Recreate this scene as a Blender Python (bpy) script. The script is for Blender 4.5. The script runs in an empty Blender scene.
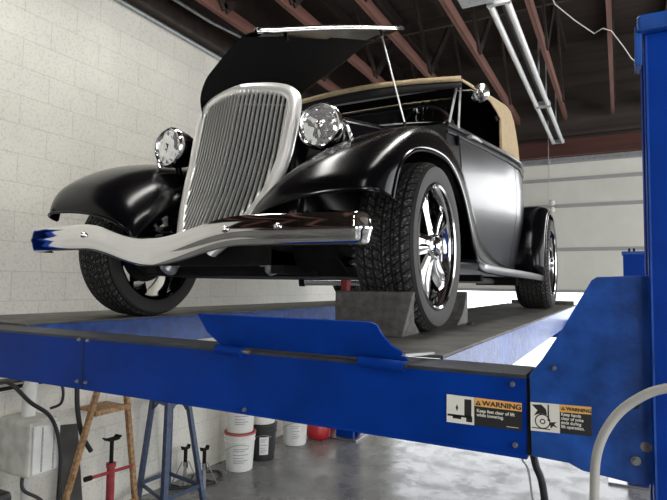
import bpy, math, random
from mathutils import Vector, Matrix
random.seed(7)
PI = math.pi
C = bpy.context.scene.collection
GZ = 1.65          # lift runway surface
CX = -1.48         # car centre line

# ------------------------------------------------------------------ materials
def new_mat(name):
    m = bpy.data.materials.new(name); m.use_nodes = True
    nt = m.node_tree; b = nt.nodes['Principled BSDF']
    return m, nt, b

def simple(name, col, rough=.5, metal=0., coat=0., spec=.5, noise=0., nscale=20., bump=0., bscale=60., trans=0.):
    m, nt, b = new_mat(name)
    b.inputs['Base Color'].default_value = (*col, 1)
    b.inputs['Roughness'].default_value = rough
    b.inputs['Metallic'].default_value = metal
    b.inputs['Coat Weight'].default_value = coat
    b.inputs['Coat Roughness'].default_value = .06
    b.inputs['Specular IOR Level'].default_value = spec
    b.inputs['Transmission Weight'].default_value = trans
    tc = nt.nodes.new('ShaderNodeTexCoord')
    if noise > 0:
        n = nt.nodes.new('ShaderNodeTexNoise'); n.inputs['Scale'].default_value = nscale; n.inputs['Detail'].default_value = 6
        nt.links.new(tc.outputs['Object'], n.inputs['Vector'])
        r = nt.nodes.new('ShaderNodeMapRange'); r.inputs[1].default_value = .3; r.inputs[2].default_value = .7
        nt.links.new(n.outputs['Fac'], r.inputs[0])
        x = nt.nodes.new('ShaderNodeMix'); x.data_type = 'RGBA'
        x.inputs[6].default_value = (*[c*(1-noise) for c in col], 1); x.inputs[7].default_value = (*[min(1, c*(1+noise)) for c in col], 1)
        nt.links.new(r.outputs[0], x.inputs[0]); nt.links.new(x.outputs[2], b.inputs['Base Color'])
    if bump > 0:
        n2 = nt.nodes.new('ShaderNodeTexNoise'); n2.inputs['Scale'].default_value = bscale; n2.inputs['Detail'].default_value = 4
        nt.links.new(tc.outputs['Object'], n2.inputs['Vector'])
        bp = nt.nodes.new('ShaderNodeBump'); bp.inputs['Strength'].default_value = bump; bp.inputs['Distance'].default_value = .01
        nt.links.new(n2.outputs['Fac'], bp.inputs['Height']); nt.links.new(bp.outputs['Normal'], b.inputs['Normal'])
    return m

def block_wall():
    m, nt, b = new_mat('painted_block')
    L = nt.links.new; N = nt.nodes.new
    tc = N('ShaderNodeTexCoord'); sep = N('ShaderNodeSeparateXYZ'); L(tc.outputs['Object'], sep.inputs[0])
    add = N('ShaderNodeMath'); add.operation = 'ADD'; L(sep.outputs['X'], add.inputs[0]); L(sep.outputs['Y'], add.inputs[1])
    sz = N('ShaderNodeMath'); sz.operation = 'SUBTRACT'; L(sep.outputs['Z'], sz.inputs[0]); sz.inputs[1].default_value = .061
    cb = N('ShaderNodeCombineXYZ'); L(add.outputs[0], cb.inputs[0]); L(sz.outputs[0], cb.inputs[1])
    br = N('ShaderNodeTexBrick'); L(cb.outputs[0], br.inputs['Vector'])
    br.inputs['Scale'].default_value = 1; br.inputs['Brick Width'].default_value = .406; br.inputs['Row Height'].default_value = .203
    br.inputs['Mortar Size'].default_value = .0035; br.inputs['Mortar Smooth'].default_value = .6; br.offset = .5
    br.inputs['Color1'].default_value = (.80,.78,.70,1); br.inputs['Color2'].default_value = (.83,.81,.73,1)
    br.inputs['Mortar'].default_value = (.66,.64,.58,1)
    n = N('ShaderNodeTexNoise'); n.inputs['Scale'].default_value = 55; n.inputs['Detail'].default_value = 5; L(tc.outputs['Object'], n.inputs['Vector'])
    r = N('ShaderNodeMapRange'); L(n.outputs['Fac'], r.inputs[0]); r.inputs[1].default_value=.35; r.inputs[2].default_value=.5; r.inputs[3].default_value=.87; r.inputs[4].default_value=1
    n3 = N('ShaderNodeTexNoise'); n3.inputs['Scale'].default_value = 1.6; n3.inputs['Detail'].default_value = 6; L(tc.outputs['Object'], n3.inputs['Vector'])
    r3 = N('ShaderNodeMapRange'); L(n3.outputs['Fac'], r3.inputs[0]); r3.inputs[1].default_value=.3; r3.inputs[2].default_value=.7; r3.inputs[3].default_value=.90; r3.inputs[4].default_value=1.04
    mu = N('ShaderNodeMath'); mu.operation='MULTIPLY'; L(r.outputs[0], mu.inputs[0]); L(r3.outputs[0], mu.inputs[1])
    vm = N('ShaderNodeVectorMath'); vm.operation='SCALE'; L(br.outputs['Color'], vm.inputs[0]); L(mu.outputs[0], vm.inputs['Scale'])
    L(vm.outputs[0], b.inputs['Base Color']); b.inputs['Roughness'].default_value=.55
    hs = N('ShaderNodeMath'); hs.operation='MULTIPLY_ADD'; L(br.outputs['Fac'], hs.inputs[0]); hs.inputs[1].default_value=-.6; L(r.outputs[0], hs.inputs[2])
    bp = N('ShaderNodeBump'); bp.inputs['Strength'].default_value=.5; bp.inputs['Distance'].default_value=.006; L(hs.outputs[0], bp.inputs['Height']); L(bp.outputs[0], b.inputs['Normal'])
    return m

def concrete(name, c1, c2, rlo=.25, rhi=.6):
    m, nt, b = new_mat(name); L = nt.links.new; N = nt.nodes.new
    tc = N('ShaderNodeTexCoord')
    n = N('ShaderNodeTexNoise'); n.inputs['Scale'].default_value=1.3; n.inputs['Detail'].default_value=9; n.inputs['Roughness'].default_value=.65; L(tc.outputs['Object'], n.inputs['Vector'])
    r = N('ShaderNodeMapRange'); L(n.outputs['Fac'], r.inputs[0]); r.inputs[1].default_value=.35; r.inputs[2].default_value=.65
    x = N('ShaderNodeMix'); x.data_type='RGBA'; x.inputs[6].default_value=(*c1,1); x.inputs[7].default_value=(*c2,1); L(r.outputs[0], x.inputs[0]); L(x.outputs[2], b.inputs['Base Color'])
    n2 = N('ShaderNodeTexNoise'); n2.inputs['Scale'].default_value=3.5; n2.inputs['Detail'].default_value=10; n2.inputs['Roughness'].default_value=.7; L(tc.outputs['Object'], n2.inputs['Vector'])
    r2 = N('ShaderNodeMapRange'); L(n2.outputs['Fac'], r2.inputs[0]); r2.inputs[1].default_value=.4; r2.inputs[2].default_value=.6; r2.inputs[3].default_value=rlo; r2.inputs[4].default_value=rhi
    L(r2.outputs[0], b.inputs['Roughness'])
    bp = N('ShaderNodeBump'); bp.inputs['Strength'].default_value=.25; bp.inputs['Distance'].default_value=.004; L(n2.outputs['Fac'], bp.inputs['Height']); L(bp.outputs[0], b.inputs['Normal'])
    return m

def tread_mat():
    m, nt, b = new_mat('tyre_rubber'); L = nt.links.new; N = nt.nodes.new
    tc = N('ShaderNodeTexCoord'); sep = N('ShaderNodeSeparateXYZ'); L(tc.outputs['Object'], sep.inputs[0])
    at = N('ShaderNodeMath'); at.operation='ARCTAN2'; L(sep.outputs['Z'], at.inputs[0]); L(sep.outputs['Y'], at.inputs[1])
    sc = N('ShaderNodeMath'); sc.operation='MULTIPLY'; L(at.outputs[0], sc.inputs[0]); sc.inputs[1].default_value=.335
    ab = N('ShaderNodeMath'); ab.operation='ABSOLUTE'; L(sep.outputs['X'], ab.inputs[0])
    sl = N('ShaderNodeMath'); sl.operation='MULTIPLY_ADD'; L(ab.outputs[0], sl.inputs[0]); sl.inputs[1].default_value=.7; L(sc.outputs[0], sl.inputs[2])
    cb = N('ShaderNodeCombineXYZ'); L(sl.outputs[0], cb.inputs[0]); L(sep.outputs['X'], cb.inputs[1])
    br = N('ShaderNodeTexBrick'); L(cb.outputs[0], br.inputs['Vector']); br.inputs['Scale'].default_value=1
    br.inputs['Brick Width'].default_value=.036; br.inputs['Row Height'].default_value=.034; br.inputs['Mortar Size'].default_value=.0045; br.inputs['Mortar Smooth'].default_value=.1
    # only on the tread: radius > ~.93 R
    ln = N('ShaderNodeMath'); ln.operation='MULTIPLY'; L(sep.outputs['Y'], ln.inputs[0]); L(sep.outputs['Y'], ln.inputs[1])
    ln2 = N('ShaderNodeMath'); ln2.operation='MULTIPLY_ADD'; L(sep.outputs['Z'], ln2.inputs[0]); L(sep.outputs['Z'], ln2.inputs[1]); L(ln.outputs[0], ln2.inputs[2])
    gt = N('ShaderNodeMath'); gt.operation='GREATER_THAN'; L(ln2.outputs[0], gt.inputs[0]); gt.inputs[1].default_value=.318**2
    mk = N('ShaderNodeMath'); mk.operation='MULTIPLY'; L(br.outputs['Fac'], mk.inputs[0]); L(gt.outputs[0], mk.inputs[1])
    n = N('ShaderNodeTexNoise'); n.inputs['Scale'].default_value=110; n.inputs['Detail'].default_value=3; L(tc.outputs['Object'], n.inputs['Vector'])
    r = N('ShaderNodeMapRange'); L(n.outputs['Fac'], r.inputs[0]); r.inputs[1].default_value=.57; r.inputs[2].default_value=.66
    x = N('ShaderNodeMix'); x.data_type='RGBA'; x.inputs[6].default_value=(.040,.039,.037,1); x.inputs[7].default_value=(.24,.235,.22,1)
    r5 = N('ShaderNodeMath'); r5.operation='MULTIPLY'; L(r.outputs[0], r5.inputs[0]); L(gt.outputs[0], r5.inputs[1]); L(r5.outputs[0], x.inputs[0])
    y = N('ShaderNodeMix'); y.data_type='RGBA'; L(mk.outputs[0], y.inputs[0]); L(x.outputs[2], y.inputs[6]); y.inputs[7].default_value=(.006,.006,.006,1)
    L(y.outputs[2], b.inputs['Base Color']); b.inputs['Roughness'].default_value=.65; b.inputs['Specular IOR Level'].default_value=.28
    iv = N('ShaderNodeMath'); iv.operation='SUBTRACT'; iv.inputs[0].default_value=1; L(mk.outputs[0], iv.inputs[1])
    bp = N('ShaderNodeBump'); bp.inputs['Strength'].default_value=.9; bp.inputs['Distance'].default_value=.006; L(iv.outputs[0], bp.inputs['Height']); L(bp.outputs[0], b.inputs['Normal'])
    return m

def wood_mat(name, c1, c2, axis='Y', scale=6):
    m, nt, b = new_mat(name); L = nt.links.new; N = nt.nodes.new
    tc = N('ShaderNodeTexCoord'); mp = N('ShaderNodeMapping'); L(tc.outputs['Object'], mp.inputs[0])
    s = [12,12,12]; s['XYZ'.index(axis)] = .8
    mp.inputs['Scale'].default_value = s
    n = N('ShaderNodeTexNoise'); n.inputs['Scale'].default_value=scale/3; n.inputs['Detail'].default_value=6; L(mp.outputs[0], n.inputs['Vector'])
    r = N('ShaderNodeMapRange'); L(n.outputs['Fac'], r.inputs[0]); r.inputs[1].default_value=.3; r.inputs[2].default_value=.7
    x = N('ShaderNodeMix'); x.data_type='RGBA'; x.inputs[6].default_value=(*c1,1); x.inputs[7].default_value=(*c2,1); L(r.outputs[0], x.inputs[0]); L(x.outputs[2], b.inputs['Base Color'])
    b.inputs['Roughness'].default_value=.8
    return m

def lens_mat():
    m, nt, b = new_mat('headlamp_lens'); L = nt.links.new; N = nt.nodes.new
    b.inputs['Base Color'].default_value=(.9,.92,.93,1); b.inputs['Roughness'].default_value=.15; b.inputs['Metallic'].default_value=.8
    tc = N('ShaderNodeTexCoord'); v = N('ShaderNodeTexVoronoi'); v.inputs['Scale'].default_value=34; L(tc.outputs['Object'], v.inputs['Vector'])
    bp = N('ShaderNodeBump'); bp.inputs['Strength'].default_value=.5; bp.inputs['Distance'].default_value=.012; L(v.outputs['Distance'], bp.inputs['Height']); L(bp.outputs[0], b.inputs['Normal'])
    return m

def glass_mat(name, col=(1,1,1), rough=0., alpha=.2):
    m = bpy.data.materials.new(name); m.use_nodes=True; nt=m.node_tree; nt.nodes.clear(); L=nt.links.new; N=nt.nodes.new
    o=N('ShaderNodeOutputMaterial'); mx=N('ShaderNodeMixShader'); t=N('ShaderNodeBsdfTransparent'); g=N('ShaderNodeBsdfGlossy')
    t.inputs[0].default_value=(*col,1); g.inputs['Roughness'].default_value=.02
    f=N('ShaderNodeFresnel'); f.inputs[0].default_value=1.5
    L(f.outputs[0], mx.inputs[0]); L(t.outputs[0], mx.inputs[1]); L(g.outputs[0], mx.inputs[2]); L(mx.outputs[0], o.inputs[0])
    return m

def emis(name, col, st):
    m, nt, b = new_mat(name); b.inputs['Emission Color'].default_value=(*col,1); b.inputs['Emission Strength'].default_value=st
    b.inputs['Base Color'].default_value=(*col,1); return m

M = dict(
 block=block_wall(), floor=concrete('shop_concrete',(.15,.147,.14),(.30,.295,.285),.13,.42), yard=simple('yard_concrete',(.75,.75,.73),.8,noise=.1,nscale=2),
 paint=simple('gloss_black_paint',(.002,.002,.003),.18,coat=0,spec=.24),
 sheen_paint=simple('sheen_black_paint',(.022,.022,.025),.30,metal=.35,coat=.12,spec=.9),  # same black paint as the fenders, lightened to carry the body's reflected sheen
 under=simple('chassis_black',(.006,.006,.006),.65,spec=.2,noise=.5,nscale=15),
 wheelchrome=simple('wheel_chrome',(.50,.50,.51),.09,metal=1),
 chrome=simple('chrome',(.78,.78,.78),.06,metal=1), chrome2=simple('brushed_chrome',(.72,.72,.71),.2,metal=1),
 shell=simple('satin_aluminium',(.90,.895,.87),.34,metal=.65),
 bars=simple('polished_bars',(.92,.92,.90),.30,metal=.85), mesh=simple('radiator_mesh',(.03,.03,.03),.5,metal=.6,noise=.3,nscale=300),
 tyre=tread_mat(), dark=simple('matt_black',(.012,.012,.012),.7), 
 canvas=simple('tan_canvas',(.44,.335,.20),.9,noise=.15,nscale=60,bump=.2,bscale=300), liner=simple('black_headliner',(.005,.005,.005),.95,spec=.1),
 seat=simple('dark_upholstery',(.03,.025,.022),.6),
 blue=simple('blue_enamel',(.001,.034,.26),.42,coat=0,spec=.10,noise=.18,nscale=7,bump=.08,bscale=40),
 blue2=simple('worn_blue_enamel',(.014,.075,.33),.27,coat=.05,spec=.5,noise=.38,nscale=16,bump=.12,bscale=60),
 topsteel=simple('dark_painted_steel',(.028,.032,.042),.5,noise=.4,nscale=14),
 deck=simple('worn_runway_steel',(.12,.115,.105),.55,metal=.2,noise=.5,nscale=9,bump=.3,bscale=80),
 steel=simple('plain_steel',(.35,.35,.35),.35,metal=.9), galv=simple('galvanised_steel',(.40,.42,.43),.38,metal=.75,noise=.15,nscale=30),
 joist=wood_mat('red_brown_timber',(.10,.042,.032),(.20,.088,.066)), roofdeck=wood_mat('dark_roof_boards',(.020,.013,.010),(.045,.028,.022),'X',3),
 darkwood=wood_mat('dark_header_boards',(.03,.022,.018),(.06,.045,.036),'X',3), redbeam=wood_mat('dark_red_beam',(.06,.02,.015),(.10,.035,.025),'X',3),
 door=simple('door_panel',(.70,.69,.62),.5,noise=.04,nscale=5), doorrib=simple('door_rib',(.35,.35,.34),.5),
 white=simple('white_plastic',(.72,.72,.68),.45,noise=.12,nscale=8), offwhite=simple('grimy_white',(.60,.59,.53),.55,noise=.25,nscale=9),
 greylab=simple('grey_print',(.35,.36,.36),.6,noise=.5,nscale=90), label=simple('paper_label',(.75,.75,.72),.6),
 red=simple('red_plastic',(.45,.02,.025),.4,coat=.2), redmetal=simple('worn_red_metal',(.30,.03,.035),.5,noise=.3,nscale=30),
 pinkred=simple('red_lid_ring',(.45,.09,.09),.5), blackpl=simple('black_plastic',(.015,.015,.016),.4),
 tan=simple('rusty_tan_metal',(.36,.21,.10),.7,noise=.5,nscale=40), bluegrey=simple('blue_grey_metal',(.06,.085,.15),.45,metal=.2,noise=.3,nscale=30),
 chock=simple('cast_rubber_grey',(.13,.125,.115),.75,noise=.35,nscale=35,bump=.4,bscale=90), 
 hose=simple('grey_hose',(.38,.37,.34),.5,noise=.1,nscale=15), rubber=simple('black_rubber',(.012,.012,.012),.5),
 orange=simple('warning_orange',(.85,.46,.13),.5), labwhite=simple('label_white',(.78,.77,.68),.5), labblack=simple('label_black',(.015,.015,.015),.5),
 tube=simple('fluorescent_tube_off',(.75,.76,.76),.25,coat=.4), fixture=simple('fixture_steel',(.45,.46,.47),.4,metal=.3),
 cable=simple('white_cable',(.5,.48,.45),.6), darkboard=simple('dark_panel',(.06,.058,.055),.7,noise=.3,nscale=8), lens=lens_mat(),
 frame=simple('satin_silver',(.62,.62,.61),.38,metal=.6),
 glass=glass_mat('windscreen_glass',(.75,.78,.78)), tail=simple('red_lens',(.5,.02,.02),.2), grit=simple('grease_grit',(.05,.045,.04),.9,noise=.4,nscale=60),
 lit=emis('lit_fluorescent',(1,.98,.93),16.5), litwhite=emis('sunlit_yard_gap',(1,1,1),2.5),
)

# ------------------------------------------------------------------ mesh helpers
class MB:
    def __init__(s): s.v=[]; s.f=[]
    def add(s, vs, fs):
        n=len(s.v); s.v+= [tuple(v) for v in vs]; s.f += [tuple(i+n for i in f) for f in fs]; return s
    def box(s, lo, hi):
        x0,y0,z0=lo; x1,y1,z1=hi
        return s.add([(x0,y0,z0),(x1,y0,z0),(x1,y1,z0),(x0,y1,z0),(x0,y0,z1),(x1,y0,z1),(x1,y1,z1),(x0,y1,z1)],
                     [(0,3,2,1),(4,5,6,7),(0,1,5,4),(1,2,6,5),(2,3,7,6),(3,0,4,7)])
    def bar(s, p0, p1, w, h, up=(0,0,1)):
        p0=Vector(p0); p1=Vector(p1); d=(p1-p0).normalized(); u=Vector(up)
        if abs(d.dot(u))>.98: u=Vector((0,1,0))
        r=d.cross(u).normalized(); u=r.cross(d).normalized(); vs=[]
        for p in (p0,p1):
            for a,b in ((-1,-1),(1,-1),(1,1),(-1,1)): vs.append(p+r*(a*w/2)+u*(b*h/2))
        return s.add(vs,[(0,1,2,3),(7,6,5,4),(0,4,5,1),(1,5,6,2),(2,6,7,3),(3,7,4,0)])
    def tube(s, pts, r, n=12, caps=True, closed=False):
        pts=[Vector(p) for p in pts]; m=len(pts); rr=r if isinstance(r,(list,tuple)) else [r]*m
        prev=None; vs=[]
        for i,p in enumerate(pts):
            a=pts[(i-1)%m] if (closed or i>0) else pts[i]; b=pts[(i+1)%m] if (closed or i<m-1) else pts[i]
            d=(b-a).normalized()
            if prev is None:
                u=Vector((0,0,1)) if abs(d.z)<.9 else Vector((0,1,0))
                u=(u-d*u.dot(d)).normalized()
            else: u=(prev-d*prev.dot(d)).normalized()
            prev=u; w=d.cross(u)
            for k in range(n):
                t=2*PI*k/n; vs.append(p+(u*math.cos(t)+w*math.sin(t))*rr[i])
        fs=[]
        for i in range(m if closed else m-1):
            j=(i+1)%m
            for k in range(n): fs.append((i*n+k,i*n+(k+1)%n,j*n+(k+1)%n,j*n+k))
        if caps and not closed: fs.append(tuple(range(n))[::-1]); fs.append(tuple((m-1)*n+k for k in range(n)))
        return s.add(vs,fs)
    def lathe(s, prof, o, ax=(0,0,1), n=32, caps=False):
        # prof: list of (radius, height along ax)
        ax=Vector(ax).normalized(); u=Vector((1,0,0)) if abs(ax.x)<.9 else Vector((0,0,1))
        u=(u-ax*u.dot(ax)).normalized(); w=ax.cross(u); o=Vector(o); vs=[]
        for r,h in prof:
            for k in range(n):
                t=2*PI*k/n; vs.append(o+ax*h+(u*math.cos(t)+w*math.sin(t))*r)
        fs=[]
        for i in range(len(prof)-1):
            for k in range(n): fs.append((i*n+k,i*n+(k+1)%n,(i+1)*n+(k+1)%n,(i+1)*n+k))
        if caps:
            fs.append(tuple(range(n))[::-1]); fs.append(tuple((len(prof)-1)*n+k for k in range(n)))
        return s.add(vs,fs)
    def grid(s, rows, cu=False, cv=False):
        m=len(rows); n=len(rows[0]); vs=[p for r in rows for p in r]; fs=[]
        for i in range(m if cu else m-1):
            for k in range(n if cv else n-1):
                fs.append((i*n+k,i*n+(k+1)%n,((i+1)%m)*n+(k+1)%n,((i+1)%m)*n+k))
        return s.add(vs,fs)
    def prism(s, poly, fn, a, b):
        # poly 2D, fn(u,v,w)->xyz, extruded w from a to b
        n=len(poly); vs=[fn(u,v,a) for u,v in poly]+[fn(u,v,b) for u,v in poly]
        fs=[tuple(range(n)),tuple(range(2*n-1,n-1,-1))]+[(k,k+n,(k+1)%n+n,(k+1)%n) for k in range(n)]
        return s.add(vs,fs)
    def build(s, name, mat, parent=None, smooth=35, bevel=0, solid=0, recalc=True, sub=0, origin=None):
        me=bpy.data.meshes.new(name)
        off=Vector(origin) if origin is not None else (Vector(parent['_w']) if parent is not None else Vector((0,0,0)))
        me.from_pydata([tuple(Vector(v)-off) for v in s.v],[],s.f); me.update()
        if recalc:
            import bmesh
            bm=bmesh.new(); bm.from_mesh(me); bmesh.ops.remove_doubles(bm,verts=bm.verts,dist=1e-5)
            bmesh.ops.recalc_face_normals(bm,faces=bm.faces); bm.to_mesh(me); bm.free()
        me.materials.append(mat if not isinstance(mat,str) else M[mat])
        if smooth:
            for p in me.polygons: p.use_smooth=True
            me.set_sharp_from_angle(angle=math.radians(smooth))
        o=bpy.data.objects.new(name,me); C.objects.link(o)
        if parent is not None:
            o.parent=parent; o.location=off-Vector(parent['_w'])
        else: o.location=off
        o['_w']=tuple(off)
        if bevel:
            b=o.modifiers.new('b','BEVEL'); b.width=bevel; b.segments=2; b.limit_method='ANGLE'
        if sub:
            b=o.modifiers.new('s','SUBSURF'); b.levels=sub; b.render_levels=sub
        if solid:
            b=o.modifiers.new('t','SOLIDIFY'); b.thickness=solid; b.offset=-1
        return o

def thing(name, label, cat, loc, group=None):
    o=bpy.data.objects.new(name,None); C.objects.link(o); o.location=loc; o['_w']=tuple(loc); o.empty_display_size=.1
    o['label']=label; o['category']=cat
    if group: o['group']=group
    return o
def tag(o,label,cat,group=None,kind=None):
    o['label']=label; o['category']=cat
    if group: o['group']=group
    if kind: o['kind']=kind
    return o
def struct(o): o['kind']='structure'; return o
def copy_tree(o, loc, label=None):
    r=o.copy(); C.objects.link(r); r.location=loc
    if label: r['label']=label
    for ch in list(o.children):
        c=ch.copy(); C.objects.link(c); c.parent=r
        for g in list(ch.children):
            d=g.copy(); C.objects.link(d); d.parent=c
    return r
def lerp(a,b,t): return a+(b-a)*t
def interp(x, xs, ys):
    if x<=xs[0]: return ys[0]
    for i in range(len(xs)-1):
        if x<=xs[i+1]:
            return lerp(ys[i],ys[i+1],(x-xs[i])/(xs[i+1]-xs[i]))
    return ys[-1]
def catmull(P, n):
    P=[Vector(p) for p in P]; out=[]
    for i in range(len(P)-1):
        p0=P[max(i-1,0)]; p1=P[i]; p2=P[i+1]; p3=P[min(i+2,len(P)-1)]
        for k in range(n):
            t=k/n; out.append(.5*((2*p1)+(p2-p0)*t+(2*p0-5*p1+4*p2-p3)*t*t+(3*p1-p0-3*p2+p3)*t**3))
    out.append(P[-1]); return out
def text_mesh(name, txt, size, loc, mat, parent, rotz=0., align='LEFT', sx=1., bold=0.):
    """lettering standing in a vertical plane facing -Y (rotated about Z)"""
    cu=bpy.data.curves.new(name,'FONT'); cu.body=txt; cu.size=size; cu.align_x=align; cu.extrude=.0006; cu.offset=bold
    cu.space_line=.95
    t=bpy.data.objects.new(name+'_t',cu); C.objects.link(t)
    dg=bpy.context.evaluated_depsgraph_get(); me=bpy.data.meshes.new_from_object(t.evaluated_get(dg))
    bpy.data.objects.remove(t)
    R=Matrix.Rotation(rotz,4,'Z')@Matrix.Rotation(PI/2,4,'X')@Matrix.Diagonal((sx,1,1,1))
    me.transform(Matrix.Translation(Vector(loc)-Vector(parent['_w']))@R)
    me.materials.clear(); me.materials.append(M[mat])
    o=bpy.data.objects.new(name,me); C.objects.link(o); o.parent=parent; o['_w']=parent['_w']; return o

# ------------------------------------------------------------------ room shell
WL=-3.65; WR=4.6; YF=-4.2; YB=8.3; ZT=4.21; ZR=5.35
def shell():
    struct(MB().box((WL-.3,YF-.3,-.2),(WR+.3,YB+.3,0)).build('floor','floor',smooth=0))
    struct(MB().box((WL-.2,YF-.3,0),(WL,YB+.2,ZR+.1)).build('wall_left','block',smooth=0))
    # right wall with two large openings
    m=MB()
    m.box((WR,YF,0),(WR+.2,-3.2,ZR+.1)); m.box((WR,-3.2,3.9),(WR+.2,YB,ZR+.1)); m.box((WR,-3.2,0),(WR+.2,.8,.9))
    m.box((WR,.8,0),(WR+.2,2.2,3.9)); m.box((WR,2.2,0),(WR+.2,7.4,.9)); m.box((WR,7.4,0),(WR+.2,YB,3.9))
    struct(m.build('wall_right','block',smooth=0))
    # unseen front wall, dark and mostly shut to cut reflections on the beam
    m=MB(); m.box((WL,YF-.2,0),(1.4,YF,ZR+.1)); m.box((1.4,YF-.2,3.2),(3.6,YF,ZR+.1)); m.box((3.6,YF-.2,0),(WR+.2,YF,ZR+.1))
    struct(m.build('wall_front','darkwood',smooth=0))
    # back wall with two bays
    m=MB(); m.box((WL,YB,0),(-3.3,YB+.2,3.62)); m.box((.46,YB,0),(.8,YB+.2,3.62)); m.box((4.2,YB,0),(WR,YB+.2,3.98)); m.box((.8,YB,3.9),(4.2,YB+.2,3.98))
    struct(m.build('wall_back','block',smooth=0))
    struct(MB().box((.8,YB+.05,1.25),(4.2,YB+.12,2.75)).build('door_added','doorrib',smooth=0))  # unseen added door, height and grey tone set for reflections in body and runway
    struct(MB().box((WL,YB-.02,3.66),(.8,YB+.2,ZR)).box((.8,YB-.02,3.98),(WR,YB+.2,ZR)).build('trim_1','darkwood',smooth=0))
    struct(MB().box((WL,YB-.08,3.70),(.8,YB-.02,3.93)).build('trim_2','redbeam',smooth=0))
    struct(MB().box((WL,YB-.10,3.98),(.8,YB-.02,4.03)).build('trim_3','darkwood',smooth=0))
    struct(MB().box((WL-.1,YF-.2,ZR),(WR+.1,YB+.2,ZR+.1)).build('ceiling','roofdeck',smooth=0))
    struct(MB().box((WL,YF,ZT),(WL+.03,YB,ZR)).build('trim_4','roofdeck',smooth=0))
    # windows in the right wall
    for i,(a,b) in enumerate(((-3.2,.8),(2.2,7.4))):
        w=MB()
        for y in (a,b): w.box((WR+.02,y-.03,.9),(WR+.1,y+.03,3.9))
        n=4 if i==0 else 5
        for k in range(1,n): y=lerp(a,b,k/n); w.box((WR+.04,y-.02,.9),(WR+.08,y+.02,3.9))
        for z in (.93,2.4,3.87): w.box((WR+.04,a,z-.03),(WR+.08,b,z+.03))
        struct(w.build('window_%d'%(i+1),'fixture',smooth=0))
    # yard outside
    struct(MB().box((-14,YB+.3,-.15),(14,26,-.02)).build('ground_yard','yard',smooth=0))
shell()

# ------------------------------------------------------------------ sectional door
def garage_door():
    d=MB(); P=[(1.765,8.30),(2.37,8.30),(2.99,8.30),(3.37,8.30),(3.60,8.22)]
    rows=[]
    for (z,y) in P: rows.append([(-3.28,y,z),(.44,y,z)])
    o=MB().grid(rows).build('door_1','door',smooth=0); struct(o)
    r=MB()
    for (z,y) in P[1:-1]:
        r.box((-3.28,y-.025,z-.024),(.44,y-.002,z+.024))
    r.box((-3.28,8.27,1.76),(.44,8.295,1.80)); r.box((-3.28,8.19,3.585),(.44,8.215,3.64))
    ro=r.build('door_rib','doorrib',o,smooth=0)
    # bright header strip/track
    t=MB(); t.box((-3.28,8.16,3.60),(.44,8.20,3.66)); t.build('door_track','galv',o,smooth=0)
garage_door()

# ------------------------------------------------------------------ roof timbers (one truss each)
jx=[-3.10,-2.50,-1.90,-1.275,-.64,-.045,.56,1.17]
jn={-3.10:'nearest the block wall',-2.50:'second from the block wall, above the raised hood',-1.90:'third from the block wall, above the raised hood',-1.275:'fourth from the block wall, behind the canvas top',-.64:'just right of the fluorescent tubes',-.045:'right-hand one, seen close to the blue post'}
for i,x in enumerate(jx):
    t=thing('roof_truss','dark red-brown timber roof truss, '+jn.get(x,'first one to the right of the near blue post' if x<1 else 'farthest right, well past the near blue post'),'truss',(x,8.28,4.2),'timber roof trusses')
    MB().box((x-.02,YF+.02,4.20),(x+.02,8.18,4.31)).build('bottom_chord','joist',t,smooth=0)
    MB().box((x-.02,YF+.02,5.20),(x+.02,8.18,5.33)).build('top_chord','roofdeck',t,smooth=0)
    ys=[-3.6,-1.8,0,1.8,3.6,5.4,7.2]
    for k in range(len(ys)-1):
        a,b=ys[k]+(x*.3)%.5,ys[k+1]+(x*.3)%.5
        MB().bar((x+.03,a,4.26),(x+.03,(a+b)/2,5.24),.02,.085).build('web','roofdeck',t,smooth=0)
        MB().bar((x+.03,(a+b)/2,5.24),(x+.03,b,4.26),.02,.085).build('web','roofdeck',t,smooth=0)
for i,(y,z) in enumerate(((2.6,4.75),(5.6,4.65))):
    tag(MB().box((WL+.03,y,z),(WR-.02,y+.04,z+.10)).build('cross_brace','darkwood',smooth=0),('dark timber cross brace spanning the trusses above the car' if i==0 else 'dark timber cross brace spanning the trusses near the garage door'),'brace')
# conduit & pipe along the top of the block wall
tag(MB().tube([(WL+.022,-3,4.15),(WL+.022,8.2,4.15)],.022).build('conduit','galv'),'long grey conduit running along the top of the block wall','conduit')
tag(MB().box((WL+.001,-3.5,4.185),(WL+.10,8.2,4.212)).build('wall_plate','darkwood',smooth=0),'thin dark timber plate capping the block wall under the trusses','beam')
tag(MB().tube([(WL+.12,1.0,4.34),(WL+.14,2.6,4.36),(WL+.22,3.9,4.33),(WL+.3,4.6,4.36),(-2.6,4.75,4.45)],.02).build('pipe','galv'),'grey pipe sagging beside the roof timbers above the conduit','pipe')
tag(MB().box((WL+.12,4.72,4.32),(-2.75,4.76,4.36)).build('bracket_rail','galv',smooth=0),'grey metal rail crossing from the block wall to the trusses','rail')

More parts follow.
